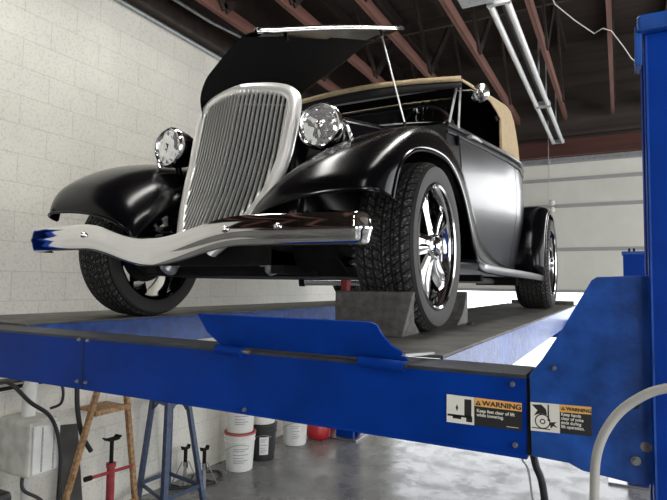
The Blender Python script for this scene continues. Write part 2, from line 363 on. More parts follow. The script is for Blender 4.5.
# ------------------------------------------------------------------ fluorescent fixtures (off)
def fixture(y0,y1,label):
    t=thing('fluorescent_fixture',label,'light fixture',(-.725,y0,3.86),'unlit wrap-around ceiling lights')
    MB().box((-.742,y0-.05,3.90),(-.720,y1,3.925)).build('housing','dark',t,smooth=0,bevel=.004)
    MB().box((-.815,y0-.03,3.835),(-.648,y0,3.89)).build('end_plate','fixture',t,smooth=0,bevel=.004)
    MB().box((-.815,y1-.03,3.835),(-.648,y1,3.89)).build('end_plate','fixture',t,smooth=0,bevel=.004)
    for x in (-.790,-.672):
        MB().tube([(x,y0,3.85),(x,y1-.03,3.85)],.024,16).build('tube','tube',t)
    for y in (y0+.3,y1-.3):
        MB().box((-.735,y-.01,3.92),(-.72,y+.01,4.6)).build('hanger','fixture',t,smooth=0)
fixture(3.86,6.30,'nearer unlit wrap-around fluorescent fixture hung below the trusses')
fixture(6.36,8.05,'farther unlit wrap-around fluorescent fixture, ending at the garage door')
tag(MB().box((-.98,3.62,3.84),(-.76,3.80,3.93)).box((-.875,3.705,3.93),(-.865,3.715,5.34)).build('ballast_box','galv',smooth=0,bevel=.005),'grey metal junction box at the near end of the fluorescent tubes','junction box')
tag(MB().tube([(-.47,4.35,4.19),(-.44,4.72,4.19),(-.31,5.05,4.17),(-.17,5.37,4.16),(-.10,5.36,4.19),(-.03,5.45,4.19),(.08,5.86,4.17),(.14,6.1,4.15),(.25,6.5,4.19)],.005,6).build('cable','cable'),'thin pale cable drooping across the ceiling to the blue post','cable')
# pull cord; its white ovals stand in for light through a peephole
t=thing('pull_cord','thin grey pull cord with white ovals for peephole light hanging before the garage door','cord',(-.86,8.12,2.9))
MB().tube([(-.868,8.12,4.2),(-.862,8.12,3.05)],.006,6).build('cord','galv',t)
MB().tube([(-.862,8.12,3.56),(-.862,8.12,3.62)],.02,8).build('knot','galv',t)
for z in (2.92,3.02): MB().lathe([(0,-.045),(.028,-.035),(.04,0),(.028,.035),(0,.045)],(-.825,8.12,z)).build('handle','white',t)

# ------------------------------------------------------------------ lift
def crossbeam(y0,label,front):
    dz=0 if front else -.141
    t=thing('lift_crossbeam',label,'lift crossbeam',(CX,y0+.07,1.46),'blue lift crossbeams')
    s=1 if front else -1
    yb=y0+.14
    m=MB()
    m.box((-2.86,y0,1.462+dz),(-.183,y0+.008,1.638+dz)); m.box((-2.86,yb-.008,1.462+dz),(-.183,yb,1.638+dz))
    m.box((-2.86,y0,1.462+dz),(-.183,yb,1.470+dz))
    m.build('beam','blue',t,smooth=0,bevel=.002)
    MB().box((-2.86,y0-.001,1.630+dz),(-.183,yb,1.640+dz)).build('top_plate','topsteel',t,smooth=0,bevel=.002)
    return t
lf=crossbeam(1.25,'front blue lift crossbeam carrying the warning label, facing the camera',True)
# dark fill standing in for shade in the slot between beam and yoke
MB().box((-.20,1.262,1.465),(-.165,1.38,1.632)).build('slot_shade_fill','dark',lf,smooth=0)
# yoke plate at the right end
yp=[(-.176,1.642),(-.150,1.676),(-.112,1.738),(-.078,1.800),(-.052,1.846),(-.042,1.853),(.062,1.857),(.075,1.455),(.02,1.446),(-.075,1.456),(-.10,1.467),(-.173,1.470)]
MB().prism(yp,lambda u,v,w:(u,w,v),1.244,1.252).build('yoke_plate','blue2',lf,smooth=0,bevel=.0015)
MB().prism(yp,lambda u,v,w:(u,w,v),1.395,1.402).build('yoke_back_plate','blue2',lf,smooth=0,bevel=.0015)
MB().box((-.04,1.252,1.846),(.062,1.395,1.853)).build('yoke_top','blue2',lf,smooth=0)
# beam joint and bolts
MB().box((-1.622,1.2485,1.464),(-1.618,1.2505,1.636)).build('joint','dark',lf,smooth=0)
def bolt(x,z,r,par,y=1.25,mat='steel'):
    m=MB().lathe([(0,-.010),(r*.55,-.010),(r*.6,-.009),(r*.6,-.004),(r,-.004),(r,0)],(x,y,z),(0,1,0),12)
    return m.build('bolt',mat,par)
for x,z in ((-.212,1.617),(-.207,1.487),(-1.642,1.628),(-1.598,1.628),(-1.642,1.488),(-1.598,1.488),(-.935,1.476)): bolt(x,z,.006,lf)
bolt(.022,1.492,.009,lf,1.244); bolt(-.126,1.66,.005,lf,1.244)
MB().lathe([(0,-.001),(.010,-.001),(.010,.001)],(.040,1.244,1.521),(0,1,0),20).build('round_plug','steel',lf)
MB().lathe([(0,-.002),(.009,-.002),(.009,.001)],(.021,1.244,1.601),(0,1,0),20).build('pulley_hole','dark',lf)
# warning label on the beam
def label_plate(x0,x1,zt0,zb0,zt1,zb1,y,par,split):
    """tilted rectangle; returns plate part"""
    def rect(a,b,c,d,mat,name,parent,yy):
        def zt(x): return lerp(zt0,zt1,(x-x0)/(x1-x0))
        def zb(x): return lerp(zb0,zb1,(x-x0)/(x1-x0))
        vs=[(lerp(x0,x1,a),0,0),(lerp(x0,x1,b),0,0)]
        q=[]
        for (u,v) in ((a,c),(b,c),(b,d),(a,d)):
            x=lerp(x0,x1,u); q.append((x,lerp(zb(x),zt(x),v)))
        return MB().prism(q,lambda u,v,w:(u,w,v),yy-.0008,yy).build(name,mat,parent,smooth=0)
    return rect
r1=label_plate(-.359,-.193,1.580,1.517,1.578,1.518,1.2498,lf,.38)
la=r1(0,1,0,1,'labblack','warning_label',lf,1.2498); la['label']='black, white and orange warning sticker'
r1(.0,.38,0,1,'labwhite','picture_panel',la,1.2489); r1(.385,1,.70,1,'orange','orange_band',la,1.2489)
text_mesh('lettering','WARNING',.0155,(-.278,1.2479,1.5635),'labblack',la,sx=1.12,bold=.0004)
def tri(par,x,z,s,y):
    MB().prism([(x-s,z),(x+s,z),(x,z+1.7*s)],lambda u,v,w:(u,w,v),y-.0008,y).build('warning_triangle','labblack',par,smooth=0)
    MB().prism([(x-.12*s,z+.3*s),(x+.12*s,z+.3*s),(x+.12*s,z+1.1*s),(x-.12*s,z+1.1*s)],lambda u,v,w:(u,w,v),y-.0016,y-.0008).build('exclamation_mark','orange',par,smooth=0)
tri(la,-.2865,1.5632,.0065,1.248)
text_mesh('lettering','Keep feet clear of lift\nwhile lowering.',.0098,(-.290,1.2479,1.5480),'labwhite',la,sx=.98,bold=.0002)
MB().box((-.225,1.2481,1.5235),(-.200,1.2489,1.5245)).build('small_print','labwhite',la,smooth=0)
m=MB(); m.box((-.318,1.248,1.534),(-.302,1.2481,1.573)); m.box((-.357,1.248,1.5315),(-.30,1.2481,1.5365)); m.box((-.345,1.248,1.527),(-.325,1.2481,1.534)); m.box((-.314,1.248,1.523),(-.300,1.2481,1.533))
m.prism([(-.338,1.552),(-.335,1.560),(-.332,1.552),(-.335,1.544)],lambda u,v,w:(u,w,v),1.248,1.2481)
m.build('foot_pictogram','labblack',la,smooth=0)
r2=label_plate(-.174,-.056,1.584,1.524,1.587,1.528,1.2438,lf,.5)
lb=r2(0,1,0,1,'labblack','warning_label',lf,1.2438); lb['label']='smaller warning sticker on the yoke plate'
r2(0,.49,0,1,'labwhite','picture_panel',lb,1.2429); r2(.495,1,.74,1,'orange','orange_band',lb,1.2429)
text_mesh('lettering','WARNING',.0098,(-.1035,1.2419,1.5748),'labblack',lb,sx=1.0,bold=.0003); tri(lb,-.1095,1.5745,.0042,1.242)
text_mesh('lettering','Keep hands\nclear of yoke\nends during\nlift operation.',.0088,(-.1135,1.2419,1.5630),'labwhite',lb,sx=.92,bold=.0002)
m=MB(); P3=lambda u,v,w:(u,w,v)
m.prism([(-.172,1.579),(-.152,1.581),(-.143,1.572),(-.141,1.560),(-.150,1.562),(-.160,1.560),(-.168,1.556),(-.160,1.568)],P3,1.242,1.2421)
m.prism([(-.140,1.582),(-.137,1.582),(-.137,1.548),(-.140,1.548)],P3,1.242,1.2421)
m.prism([(-.136,1.546),(-.122,1.548),(-.127,1.543),(-.120,1.536),(-.129,1.539),(-.134,1.533)],P3,1.242,1.2421)
m.prism([(-.172,1.532),(-.135,1.532),(-.135,1.530),(-.172,1.530)],P3,1.242,1.2421)
for r in (.0045,.0145):
    m.lathe([(r-.0012,0),(r+.0012,0)],(-.150,1.242,1.546),(0,1,0),28)
m.build('hand_pictogram','labblack',lb,smooth=0)
lr=crossbeam(5.98,'rear blue lift crossbeam under the back wheels of the car',False)

def column(x,y,flip,label,H=2.33):
    t=thing('lift_column',label,'lift post',(x+.11*flip,y+.1,0),'blue lift posts')
    a,b=sorted((x,x+.22*flip))
    m=MB().box((a,y,.02),(b,y+.006,H)); m.box((a,y+.2,.02),(b,y+.206,H))
    xo=b if flip>0 else a
    m.box((xo-.006,y,.02),(xo+.006,y+.206,H))
    for yy in (y,y+.15): 
        xi=a if flip>0 else b
        m.box((min(xi,xi+.006*flip),yy,.02),(max(xi,xi+.006*flip),yy+.056,H))
    m.build('channel','blue',t,smooth=0,bevel=.004)
    MB().box((a-.16,y-.08,0),(b+.08,y+.29,.02)).build('base_plate','steel' ,t,smooth=0,bevel=.003)
    MB().box((a-.012,y-.02,H),(b+.03,y+.226,H+.034)).build('cap','blue2',t,smooth=0,bevel=.006)
    return t
cf=column(.050,1.20,1,'front right blue lift post standing beside the camera')
MB().box((.034,1.19,2.265),(.046,1.22,2.345)).build('cap_lip','blue2',cf,smooth=0,bevel=.002)
MB().box((.052,1.197,.1),(.0555,1.2,2.325)).build('edge_strip','blue2',cf,smooth=0)
cr=column(.031,5.88,1,'rear right blue lift post, seen over the yoke plate of the front beam',2.15)
for x in (.085,.125): MB().tube([(x,5.92,2.18),(x,5.92,2.215)],.010,8).build('bolt','under',cr)
column(-2.82,5.88,-1,'rear left blue lift post with its base plate on the floor',2.15)
column(-2.90,1.20,-1,'front left blue lift post beside the block wall at the camera end')

def runway(x0,x1,label,flap):
    t=thing('lift_runway',label,'lift runway',((x0+x1)/2,3.6,1.5),'steel runways of the lift')
    y0,y1=1.392,6.25
    m=MB(); m.box((x0,y0,1.500),(x0+.008,y1,1.643)); m.box((x1-.008,y0,1.500),(x1,y1,1.643)); m.box((x0+.008,y0,1.500),(x0+.05,y1,1.506)); m.box((x1-.05,y0,1.500),(x1-.008,y1,1.506))
    m.build('side_channel','blue2',t,smooth=0)
    MB().box((x0,y0,1.640),(x1,y1,1.650)).build('deck_plate','deck',t,smooth=0,bevel=.001)
    MB().box((x0+.05,y1-.05,1.65),(x1-.02,y1,1.69)).build('rear_stop','deck',t,smooth=0,bevel=.004)
    if flap:
        # front stop plate on hinge tubes
        B=[(-1.035,1.262,1.652),(-.456,1.252,1.650)]; 
        poly=[(-1.109,.092),(-1.085,.040),(-1.062,.020),(-1.035,.000),(-.458,.000),(-.475,.022),(-.500,.036),(-.522,.062),(-.533,.086),(-.552,.092)]
        def fp(u,v,w): return (u, 1.272-.30*v-w*.95, 1.647+v-w*.28)
        MB().prism(poly,fp,0,.007).build('front_stop_plate','blue',t,smooth=0,bevel=.001)
        for a,b in ((-1.03,-.94),(-.578,-.458)):
            MB().tube([(a,1.236,1.640),(b,1.236,1.636)],.0135,16).build('hinge_tube','blue',t)
        MB().tube([(-.94,1.236,1.638),(-.915,1.236,1.638)],.006,12).build('hinge_pin','steel',t)
        MB().tube([(-.458,1.236,1.636),(-.454,1.236,1.636)],.0075,12).build('hinge_pin','dark',t)
        MB().bar((-.470,1.26,1.660),(-.440,1.40,1.652),.012,.006).build('hinge_strap','steel',t)
    return t
runway(-1.11,-.410,'right steel runway with blue front stop plate, under the near wheels',True)
runway(-2.80,-2.165,'left steel runway, along the block wall side under the far wheels',False)

# wheel chocks
def chock(yb,sgn,label,x0=-.93,x1=-.645,dz=.155):
    # yb: tyre-free flat face; wedge hugging the wheel
    prof=[(0,0),(0,dz),(.018,dz+.004),(.05,dz*.62),(.10,dz*.30),(.17,dz*.08),(.20,0)]
    o=MB().prism([(yb+sgn*u,GZ+v) for u,v in prof],lambda u,v,w:(w+(.042*(v-GZ)/dz-.024 if (w>-.8 and sgn>0) else 0),u,v),x0,x1).build('wheel_chock','chock',smooth=40,bevel=.003,origin=((x0+x1)/2,yb,GZ))
    tag(o,label,'wheel chock','grey wheel chocks'); return o
chock(1.775,1,'grey wedge wheel chock in front of the near front tyre')
chock(2.66,-1,'grey wedge wheel chock behind the near front tyre',-.95,-.66,.15)
tag(MB().lathe([(0,0),(.02,.0),(.016,.01),(0,.014)],(-.62,2.55,GZ),(0,0,1),7).build('debris','grit',smooth=0),'small clump of grit by the rear wheel chock','debris')

# ------------------------------------------------------------------ the car
car=thing('roadster','gloss black open vintage roadster with raised hood, parked on the blue lift','car',(CX,2.08,GZ))
def hwid(y):   # body half width at the belt
    return interp(y,[3.05,3.2,3.6,4.0,4.3,4.6,4.9,5.2,5.38,5.46],[.585,.62,.695,.765,.80,.775,.71,.58,.42,.30])
def vprof(z):
    return interp(z,[1.90,2.0,2.15,2.35,2.55,2.70,2.80],[.93,.955,.99,1.025,1.03,1.015,1.0])
ZB=2.785
def side_pt(s,y,z,off=0): return (CX+s*(hwid(y)*vprof(z)+off), y, z)
ys=[3.06,3.12,3.2,3.35,3.5,3.65,3.8,3.95,4.1,4.2,4.3,4.4,4.5,4.6,4.75,4.9,5.05,5.2,5.3,5.38,5.43,5.46]
zs=[1.90,1.96,2.02,2.1,2.18,2.26,2.35,2.45,2.55,2.62,2.70,2.75,ZB]
ysf=[]
for i in range(len(ys)-1): ysf+= [ys[i],(ys[i]+ys[i+1])/2]
ysf.append(ys[-1])
body=MB()
for s in (1,-1): body.grid([[side_pt(s,y,z) for z in zs] for y in ysf])
# rear panel
y=ysf[-1]; body.grid([[(lerp(side_pt(-1,y,z)[0],side_pt(1,y,z)[0],t),y+.03*math.sin(PI*t),z) for z in zs] for t in [k/10 for k in range(11)]])
# cowl top & rear deck
def top_row(y,rise,n=14): return [(CX+hwid(y)*math.cos(PI*(1-k/n)), y, ZB+rise*math.sin(PI*k/n)) for k in range(n+1)]
body.grid([top_row(y,.03) for y in (3.06,3.12,3.2)])
body.grid([top_row(y,r) for y,r in ((4.42,.05),(4.6,.06),(4.8,.06),(5.0,.05),(5.2,.03),(5.38,.01),(5.46,0))])
# firewall and floor
body.grid([[(CX+s*.60*1.0,3.07,z) for s in (-1,1)] for z in (1.95,ZB)])
bo=body.build('body','sheen_paint',car,smooth=50)
bl=MB()
for s in (1,-1):
    bl.tube([side_pt(s,y,ZB-.006,.010) for y in ysf],.015,10); bl.tube([side_pt(s,y,ZB-.052,.007) for y in ysf],.010,8)
bl.build('belt_moulding','sheen_paint',bo)
# doors (panels standing a few millimetres proud, with dark shut lines)
for s in (1,-1):
    yd=[3.22+(4.16-3.22)*k/16 for k in range(17)]; zd=[1.97,2.02,2.1,2.18,2.26,2.35,2.45,2.55,2.62,2.70,2.722]
    d=MB().grid([[side_pt(s,y,z,.004) for z in zd] for y in yd]).build('door','sheen_paint',car,smooth=50)
    g=MB()
    for yy in (3.216,4.166): g.tube([side_pt(s,yy,z,.0015) for z in zd],.0035,6)
    g.tube([side_pt(s,y,1.966,.0015) for y in yd],.0035,6)
    g.build('shut_line','dark',d)
    h=MB(); y0=3.33; x=side_pt(s,y0,2.757,.03)[0]
    h.tube([side_pt(s,y0,2.757,.0),side_pt(s,y0,2.757,.035)],.012,10); h.tube([side_pt(s,y0-.02,2.757,.035),side_pt(s,y0+.05,2.757,.04),side_pt(s,y0+.13,2.752,.036)],[.011,.010,.006],10)
    h.build('door_handle','frame',d)
# hinge lumps on the cowl side
for s in (1,-1):
    for z in (2.70,):
        MB().tube([side_pt(s,3.17,z-.03,.012),side_pt(s,3.17,z+.03,.012)],.012,10).build('door_hinge','paint',car)

# --- front fenders
ST=[ # crownYZ, outerYZ, innerYZ, dx_crown, dx_inner
 ((1.530,2.130),(1.615,2.108),(1.57,1.98),.70,.27),
 ((1.540,2.172),(1.625,2.150),(1.60,2.02),.70,.27),
 ((1.575,2.225),(1.635,2.205),(1.66,2.07),.71,.27),
 ((1.635,2.285),(1.675,2.250),(1.73,2.11),.71,.28),
 ((1.76,2.360),(1.77,2.298),(1.83,2.16),.72,.29),
 ((1.92,2.420),(1.91,2.332),(1.96,2.21),.73,.30),
 ((2.09,2.455),(2.07,2.348),(2.12,2.24),.74,.31),
 ((2.26,2.470),(2.21,2.342),(2.29,2.27),.74,.33),
 ((2.43,2.457),(2.34,2.302),(2.47,2.28),.74,.37),
 ((2.60,2.412),(2.45,2.232),(2.66,2.27),.74,.43),
 ((2.75,2.348),(2.52,2.150),(2.82,2.25),.74,.50),
 ((2.90,2.272),(2.57,2.070),(2.98,2.21),.74,.55),
 ((3.05,2.200),(2.615,2.000),(3.13,2.15),.74,.58),
 ((3.20,2.135),(2.68,1.962),(3.28,2.09),.74,.60),
 ((3.38,2.070),(2.82,1.946),(3.45,2.03),.74,.62),
 ((3.60,2.012),(3.05,1.942),(3.65,1.98),.74,.64),
 ((3.90,1.968),(3.45,1.940),(3.92,1.955),.75,.66),
 ((4.20,1.945),(3.95,1.938),(4.22,1.94),.76,.68)]
def smooth_stations(S,n=3):
    arr=[Vector((0,)*3)]
    out=[]
    def cr(f): 
        pts=[f(q) for q in S]; return catmull(pts,n)
    c=cr(lambda q:(0,q[0][0],q[0][1])); o=cr(lambda q:(0,q[1][0],q[1][1])); i=cr(lambda q:(0,q[2][0],q[2][1])); d=cr(lambda q:(q[3],q[4],0))
    return [(c[k],o[k],i[k],d[k]) for k in range(len(c))]
def fender_mesh(s):
    rows=[]; lip=[]; SS=smooth_stations(ST)
    for (c,o,i,d) in SS:
        row=[]; dxc,dxi=d.x,d.y; dxo=.852+.012*min(1,max(0,(c.y-2.6)/.5))
        if c.y<1.6: dxo=.852-.015*max(0,(1.6-c.y)/.07)**1.5
        for k in range(0,11):     # inner -> crown
            a=(1-k/10)*PI/2; w=1-math.cos(a)
            row.append((CX+s*(dxc-(dxc-dxi)*math.sin(a)), lerp(c.y,i.y,w), lerp(c.z+(.028*math.exp(-((c.y-2.2)/.38)**2) if s>0 else 0),i.z,w)))
        for k in range(1,13):
            a=k/12*PI/2; cz_=c.z+(.028*math.exp(-((c.y-2.2)/.38)**2) if s>0 else 0); q_=min(1,max(0,(c.y-2.5)/.6)); w=(1-math.cos(a))**lerp(1.15,.72,q_); sn=math.sin(a)**lerp(.80,1.15,q_)
            row.append((CX+s*(dxc+(dxo-dxc)*sn), lerp(c.y,o.y,w), lerp(cz_,o.z,w)))
        rows.append(row); lip.append(row[-1])
    return rows,lip
for s in (1,-1):
    rows,lip=fender_mesh(s)
    f=MB().grid(rows).build('front_fender','paint',car,smooth=60,solid=.006)
    m=MB().tube(list(rows[0])[::-1][:-1]+[] ,.006,8)
    m.tube(lip,.0075,8)
    m.build('rolled_edge','paint',f)
# --- running boards
for s in (1,-1):
    rows=[]
    for y in [2.72,2.85,3.0,3.2,3.5,3.8,4.1,4.35,4.5,4.62]:
        xo=interp(y,[2.72,2.85,3.2,4.62],[.862,.874,.885,.955]); xi=.60
        z=interp(y,[2.72,2.85,3.2,4.0,4.62],[1.962,1.948,1.942,1.935,1.925])
        rows.append([(CX+s*xi,y,z+.004),(CX+s*(xo-.03),y,z+.004),(CX+s*(xo-.008),y,z),(CX+s*xo,y,z-.010),(CX+s*xo,y,z-.046),(CX+s*(xo-.01),y,z-.050)])
    MB().grid(rows).build('running_board','sheen_paint',car,smooth=40,solid=.004)
    # splash apron between board and body
# --- rear fenders
for s in (1,-1):
    rows=[]; cy,cz=4.93,2.04
    th=[188,180,172,162,152,140,128,116,104,92,80,68,56,44,32,20,8,-6,-18]
    lip=[]
    for t in th:
        a=math.radians(t); ry=.485; rl=.415
        c=(cy+ry*math.cos(a)*1.02,cz+ry*math.sin(a)); o=(cy+rl*math.cos(a),cz+rl*math.sin(a)*1.02)
        if t>=172:
            k=(t-172)/16; c=(c[0]-.0*k, lerp(2.11,1.925,k)); o=(lerp(o[0],4.50,k),lerp(2.09,1.925,k))
        i=(c[0]+.02*math.cos(a)*-1,c[1]-.02)
        row=[]
        for k in range(0,7):
            b=(1-k/6)*PI/2; w=1-math.cos(b); row.append((CX+s*(.86-(.86-.62)*math.sin(b)),lerp(c[0],i[0],w),lerp(c[1],i[1],w)))
        for k in range(1,11):
            b=k/10*PI/2; w=1-math.cos(b); row.append((CX+s*(.86+(.965-.86)*math.sin(b)),lerp(c[0],o[0],w),lerp(c[1],o[1],w)))
        rows.append(row); lip.append(row[-1])
    f=MB().grid(rows).build('rear_fender','paint',car,smooth=60,solid=.006)
    MB().tube(lip,.0075,8).build('rolled_edge','paint',f)

# --- wheels
def wheel(x_out,width,y,R,rr,s,label,spin=0):
    cz=GZ+R; cx=x_out-s*width/2; o=Vector((cx,y,cz))
    w=bpy.data.objects.new('wheel',None); C.objects.link(w); w.parent=car; w.location=o-Vector(car['_w']); w['_w']=tuple(o); w['label']=label; w.empty_display_size=.1
    h=width/2; ax=(s,0,0)
    prof=[(rr,-h*.80),(rr+.012,-h*.93),(lerp(rr,R,.45),-h*1.0),(lerp(rr,R,.75),-h*.985),(R-.018,-h*.90),(R-.006,-h*.78),(R-.001,-h*.62)]
    for g in (-.40,-.13,.13,.40):
        prof+= [(R,h*g-.010),(R,h*g-.0045),(R-.009,h*g-.003),(R-.009,h*g+.003),(R,h*g+.0045)]
    prof+= [(R-.001,h*.62),(R-.006,h*.78),(R-.018,h*.90),(lerp(rr,R,.75),h*.985),(lerp(rr,R,.45),h*1.0),(rr+.012,h*.93),(rr,h*.80)]
    MB().lathe(prof,o,ax,96).build('tyre','tyre',w,smooth=30)
    rp=[(rr-.004,-h*.86),(rr+.006,-h*.90),(rr+.008,-h*.80),(rr-.012,-h*.72),(rr-.025,-h*.3),(rr-.03,0),(rr-.02,h*.45),(rr-.014,h*.72),(rr-.004,h*.80),(rr+.006,h*.86),(rr+.008,h*.93),(rr+.002,h*.97),(rr-.006,h*.93)]
    MB().lathe(rp,o,ax,72).build('rim','chrome' if s<0 else 'wheelchrome',w,smooth=50,solid=.0)  # far rims take a brighter chrome in place of stronger reflected light
    MB().lathe([(0,-h*.15),(rr*.62,-h*.15),(rr*.64,-h*.05),(rr*.60,h*.02),(0,h*.02)],o,ax,48).build('brake_disc','under',w,smooth=30)
    # five broad twisted spokes
    U=Vector((0,1,0)); W=Vector((0,0,1)); A=Vector(ax)
    for k in range(5):
        a0=spin+2*PI*k/5; rows=[]
        for j in range(13):
            t=j/12; r=lerp(.030,rr-.012,t); tw=a0+.16*t
            wd=lerp(.034,.060,t**1.1)+(.030 if t>.92 else 0)*((t-.92)/.08); hx=h*(.72-.10*math.sin(PI*t)) - .012*t
            d=U*math.cos(tw)+W*math.sin(tw); n=-U*math.sin(tw)+W*math.cos(tw)
            tt=.9*t
            row=[]
            for q in range(-4,5):
                u=q/4; hump=.016*(1-abs(u)**1.6)-.010*math.exp(-(u/.22)**2)*(1 if .15<t<.9 else .3)
                row.append(o+d*r+n*(wd*u)+A*(hx+hump+u*.010*math.sin(PI*t)))
            for q in (4,-4):
                u=q/4; row.append(o+d*r+n*(wd*u*.8)+A*(hx-.03))
            rows.append(row)
        MB().grid(rows,cv=True).build('spoke','wheelchrome',w,smooth=60)
    hub=MB().lathe([(.062,h*.42),(.060,h*.72),(.052,h*.80),(.040,h*.84),(.036,h*.95),(.026,h*1.02),(0,h*1.05)],o,ax,32)
    hub.build('hub_cap','wheelchrome',w,smooth=40)
    m=MB()
    for k in range(5):
        a=spin+2*PI*(k+.5)/5; c=o+(U*math.cos(a)+W*math.sin(a))*.046
        m.lathe([(.008,h*.6),(.008,h*.84),(.005,h*.88),(0,h*.88)],c,ax,8)
    m.build('wheel_nut','chrome2',w,smooth=40)
    m=MB()
    return w
wheel(CX+.856,.225,2.08,.335,.243,1,'near front wheel with deep tread and chrome five-spoke rim',.5)
wheel(CX-.895,.235,2.09,.335,.243,-1,'far front wheel, inner chrome rim showing',.9)
wheel(CX+.985,.27,4.93,.385,.275,1,'near rear wheel, larger tyre with chrome rim',.2)
wheel(CX-.985,.27,4.93,.385,.275,-1,'far rear wheel on the block wall side',.2)

# --- bumper
def bump_c(dx):
    g=0 if abs(dx)>.40 else (1+math.cos(PI*dx/.40))/2
    zc=2.002-.067*g
    ax_=abs(dx); y=1.405+.075*(ax_/.81)**2
    return y,zc
path=[]
N=90
for k in range(N+1):
    dx=-.765+1.53*k/N; y,z=bump_c(dx); path.append((dx,y,z))
def endwrap(sg):
    y0,z0=bump_c(.765); out=[]
    for j in range(1,8):
        a=j/7*PI/2; out.append((sg*(.765+.028*math.sin(a)),y0+.03*(1-math.cos(a))+(.0),z0))
    out.append((sg*.793,y0+.10,z0)); return out
path=endwrap(-1)[::-1]+path+endwrap(1)
rows=[]
for i,(dx,y,z) in enumerate(path):
    a=path[max(0,i-1)]; b=path[min(len(path)-1,i+1)]
    t=Vector((b[0]-a[0],b[1]-a[1],0)).normalized(); n=Vector((t.y,-t.x,0))  # outward (-Y)
    sec=[(-.004,.0485),(.004,.050),(.010,.044),(.013,.028),(.016,.010),(.0185,.004),(.0185,-.004),(.015,-.010),(.011,-.028),(.007,-.044),(.001,-.050),(-.006,-.0485)]
    rows.append([Vector((CX+dx,y,z))+n*u+Vector((0,0,v)) for u,v in sec])
bumper=MB().grid(rows).build('bumper','chrome',car,smooth=40,solid=.004)
for dx in (-.365,.335,.53):
    y,z=bump_c(dx); MB().lathe([(0,-.034),(.006,-.033),(.011,-.027),(.012,-.018),(.012,-.01)],(CX+dx,y,z+.008),(0,1,0),16).build('bumper_bolt','chrome',bumper)
for s in (1,-1):
    MB().tube([(CX+s*.40,1.44,1.98),(CX+s*.38,1.60,1.97),(CX+s*.34,1.85,1.96)],.016,10).build('bumper_bracket','under',bumper)

# --- grille shell (leans back, V-shaped in plan)
def gy(z): return interp(z,[1.9,2.0,2.1,2.2,2.37,2.55,2.75],[1.655,1.705,1.76,1.81,1.875,1.92,1.97])
gz=[1.93,1.98,2.03,2.08,2.13,2.20,2.28,2.37,2.46,2.54,2.60,2.645,2.675,2.697,2.711,2.719,2.723,2.724]
gw=[.085,.130,.166,.196,.221,.247,.265,.276,.282,.284,.281,.270,.248,.215,.170,.115,.06,.0]
outl=[(w,z) for w,z in zip(gw,gz)]
loop=[(w,z) for w,z in outl]+[(-w,z) for w,z in outl[::-1][1:]]  # open at bottom
dense=[Vector((p.x,p.y)) for p in [q.to_2d() if hasattr(q,'to_2d') else q for q in catmull([(a,b,0) for a,b in loop],4)]]
def gpt(x,z,dy=0): return (CX+x, gy(z)-.068*(1-min(1,abs(x)/.26)**1.15)+dy, z)
rows=[]
cen=Vector((0,2.36))
for i,p in enumerate(dense):
    a=dense[max(0,i-1)]; b=dense[min(len(dense)-1,i+1)]; t=(b-a).normalized(); n=Vector((t.y,-t.x))
    if n.dot(p-cen)<0: n=-n
    row=[]
    for (u,dy) in ((-.056,.018),(-.055,.000),(-.046,-.012),(-.030,-.017),(-.012,-.014),(-.003,-.004),(0,.008),(-.001,.022),(-.010,.034),(-.03,.04)):
        q=p+n*u; row.append((CX+q.x, gy(q.y)-.068*(1-min(1,abs(q.x)/.26)**1.15)*(.85)+dy, q.y))
    rows.append(row)
shell_o=MB().grid(rows).build('grille_shell','shell',car,smooth=60)
# insert: mesh backing plus polished bars
def gin(z): return max(0,interp(z,gz,gw)-.050)
back=MB(); zz=[1.95+.02*k for k in range(38)]; zz=[z for z in zz if z<2.69]
back.grid([[gpt(lerp(-gin(z),gin(z),t/16),z,.02) for t in range(17)] for z in zz])
gr=back.build('radiator_core','mesh',car,smooth=0)
nb=0
for k in range(-11,12):
    x=k*.0205
    top=[z for z in [1.95+.01*j for j in range(76)] if gin(z)>=abs(x)-.003]
    if len(top)<4: continue
    z0,z1=top[0],top[-1]
    pts=[gpt(x,lerp(z0,z1,j/6),0) for j in range(7)]
    b=MB()
    for j in range(6): b.bar(pts[j],pts[j+1],.0052,.012,up=(0,1,0))
    b.build('grille_bar','bars',gr,smooth=0)
MB().tube([gpt(x,2.60+.02*(1-abs(x)/.23),.012) for x in [-.22+.44*k/12 for k in range(13)]],.0035,6).build('cross_wire','steel',gr)

# --- hood sides and nose apron
for s in (1,-1):
    rows=[]
    for y in [1.93+ (3.08-1.93)*k/12 for k in range(13)]:
        t=(y-1.93)/1.15; xo=lerp(.235,.585,t**.9)
        rows.append([(CX+s*(xo*f),y,z) for f,z in ((.95,2.02),(1.0,2.15),(1.02,2.3),(1.02,2.42),(1.0,2.52+.05*t),(.965,2.57+.09*t),(.93,2.60+.10*t))])
    h=MB().grid(rows).build('hood_side','paint',car,smooth=50,solid=.004)
MB().lathe([(0,-.02),(.02,-.018),(.024,0)],(CX+.36,2.35,2.32),(1,0,0),12).build('side_stud','chrome2',car)
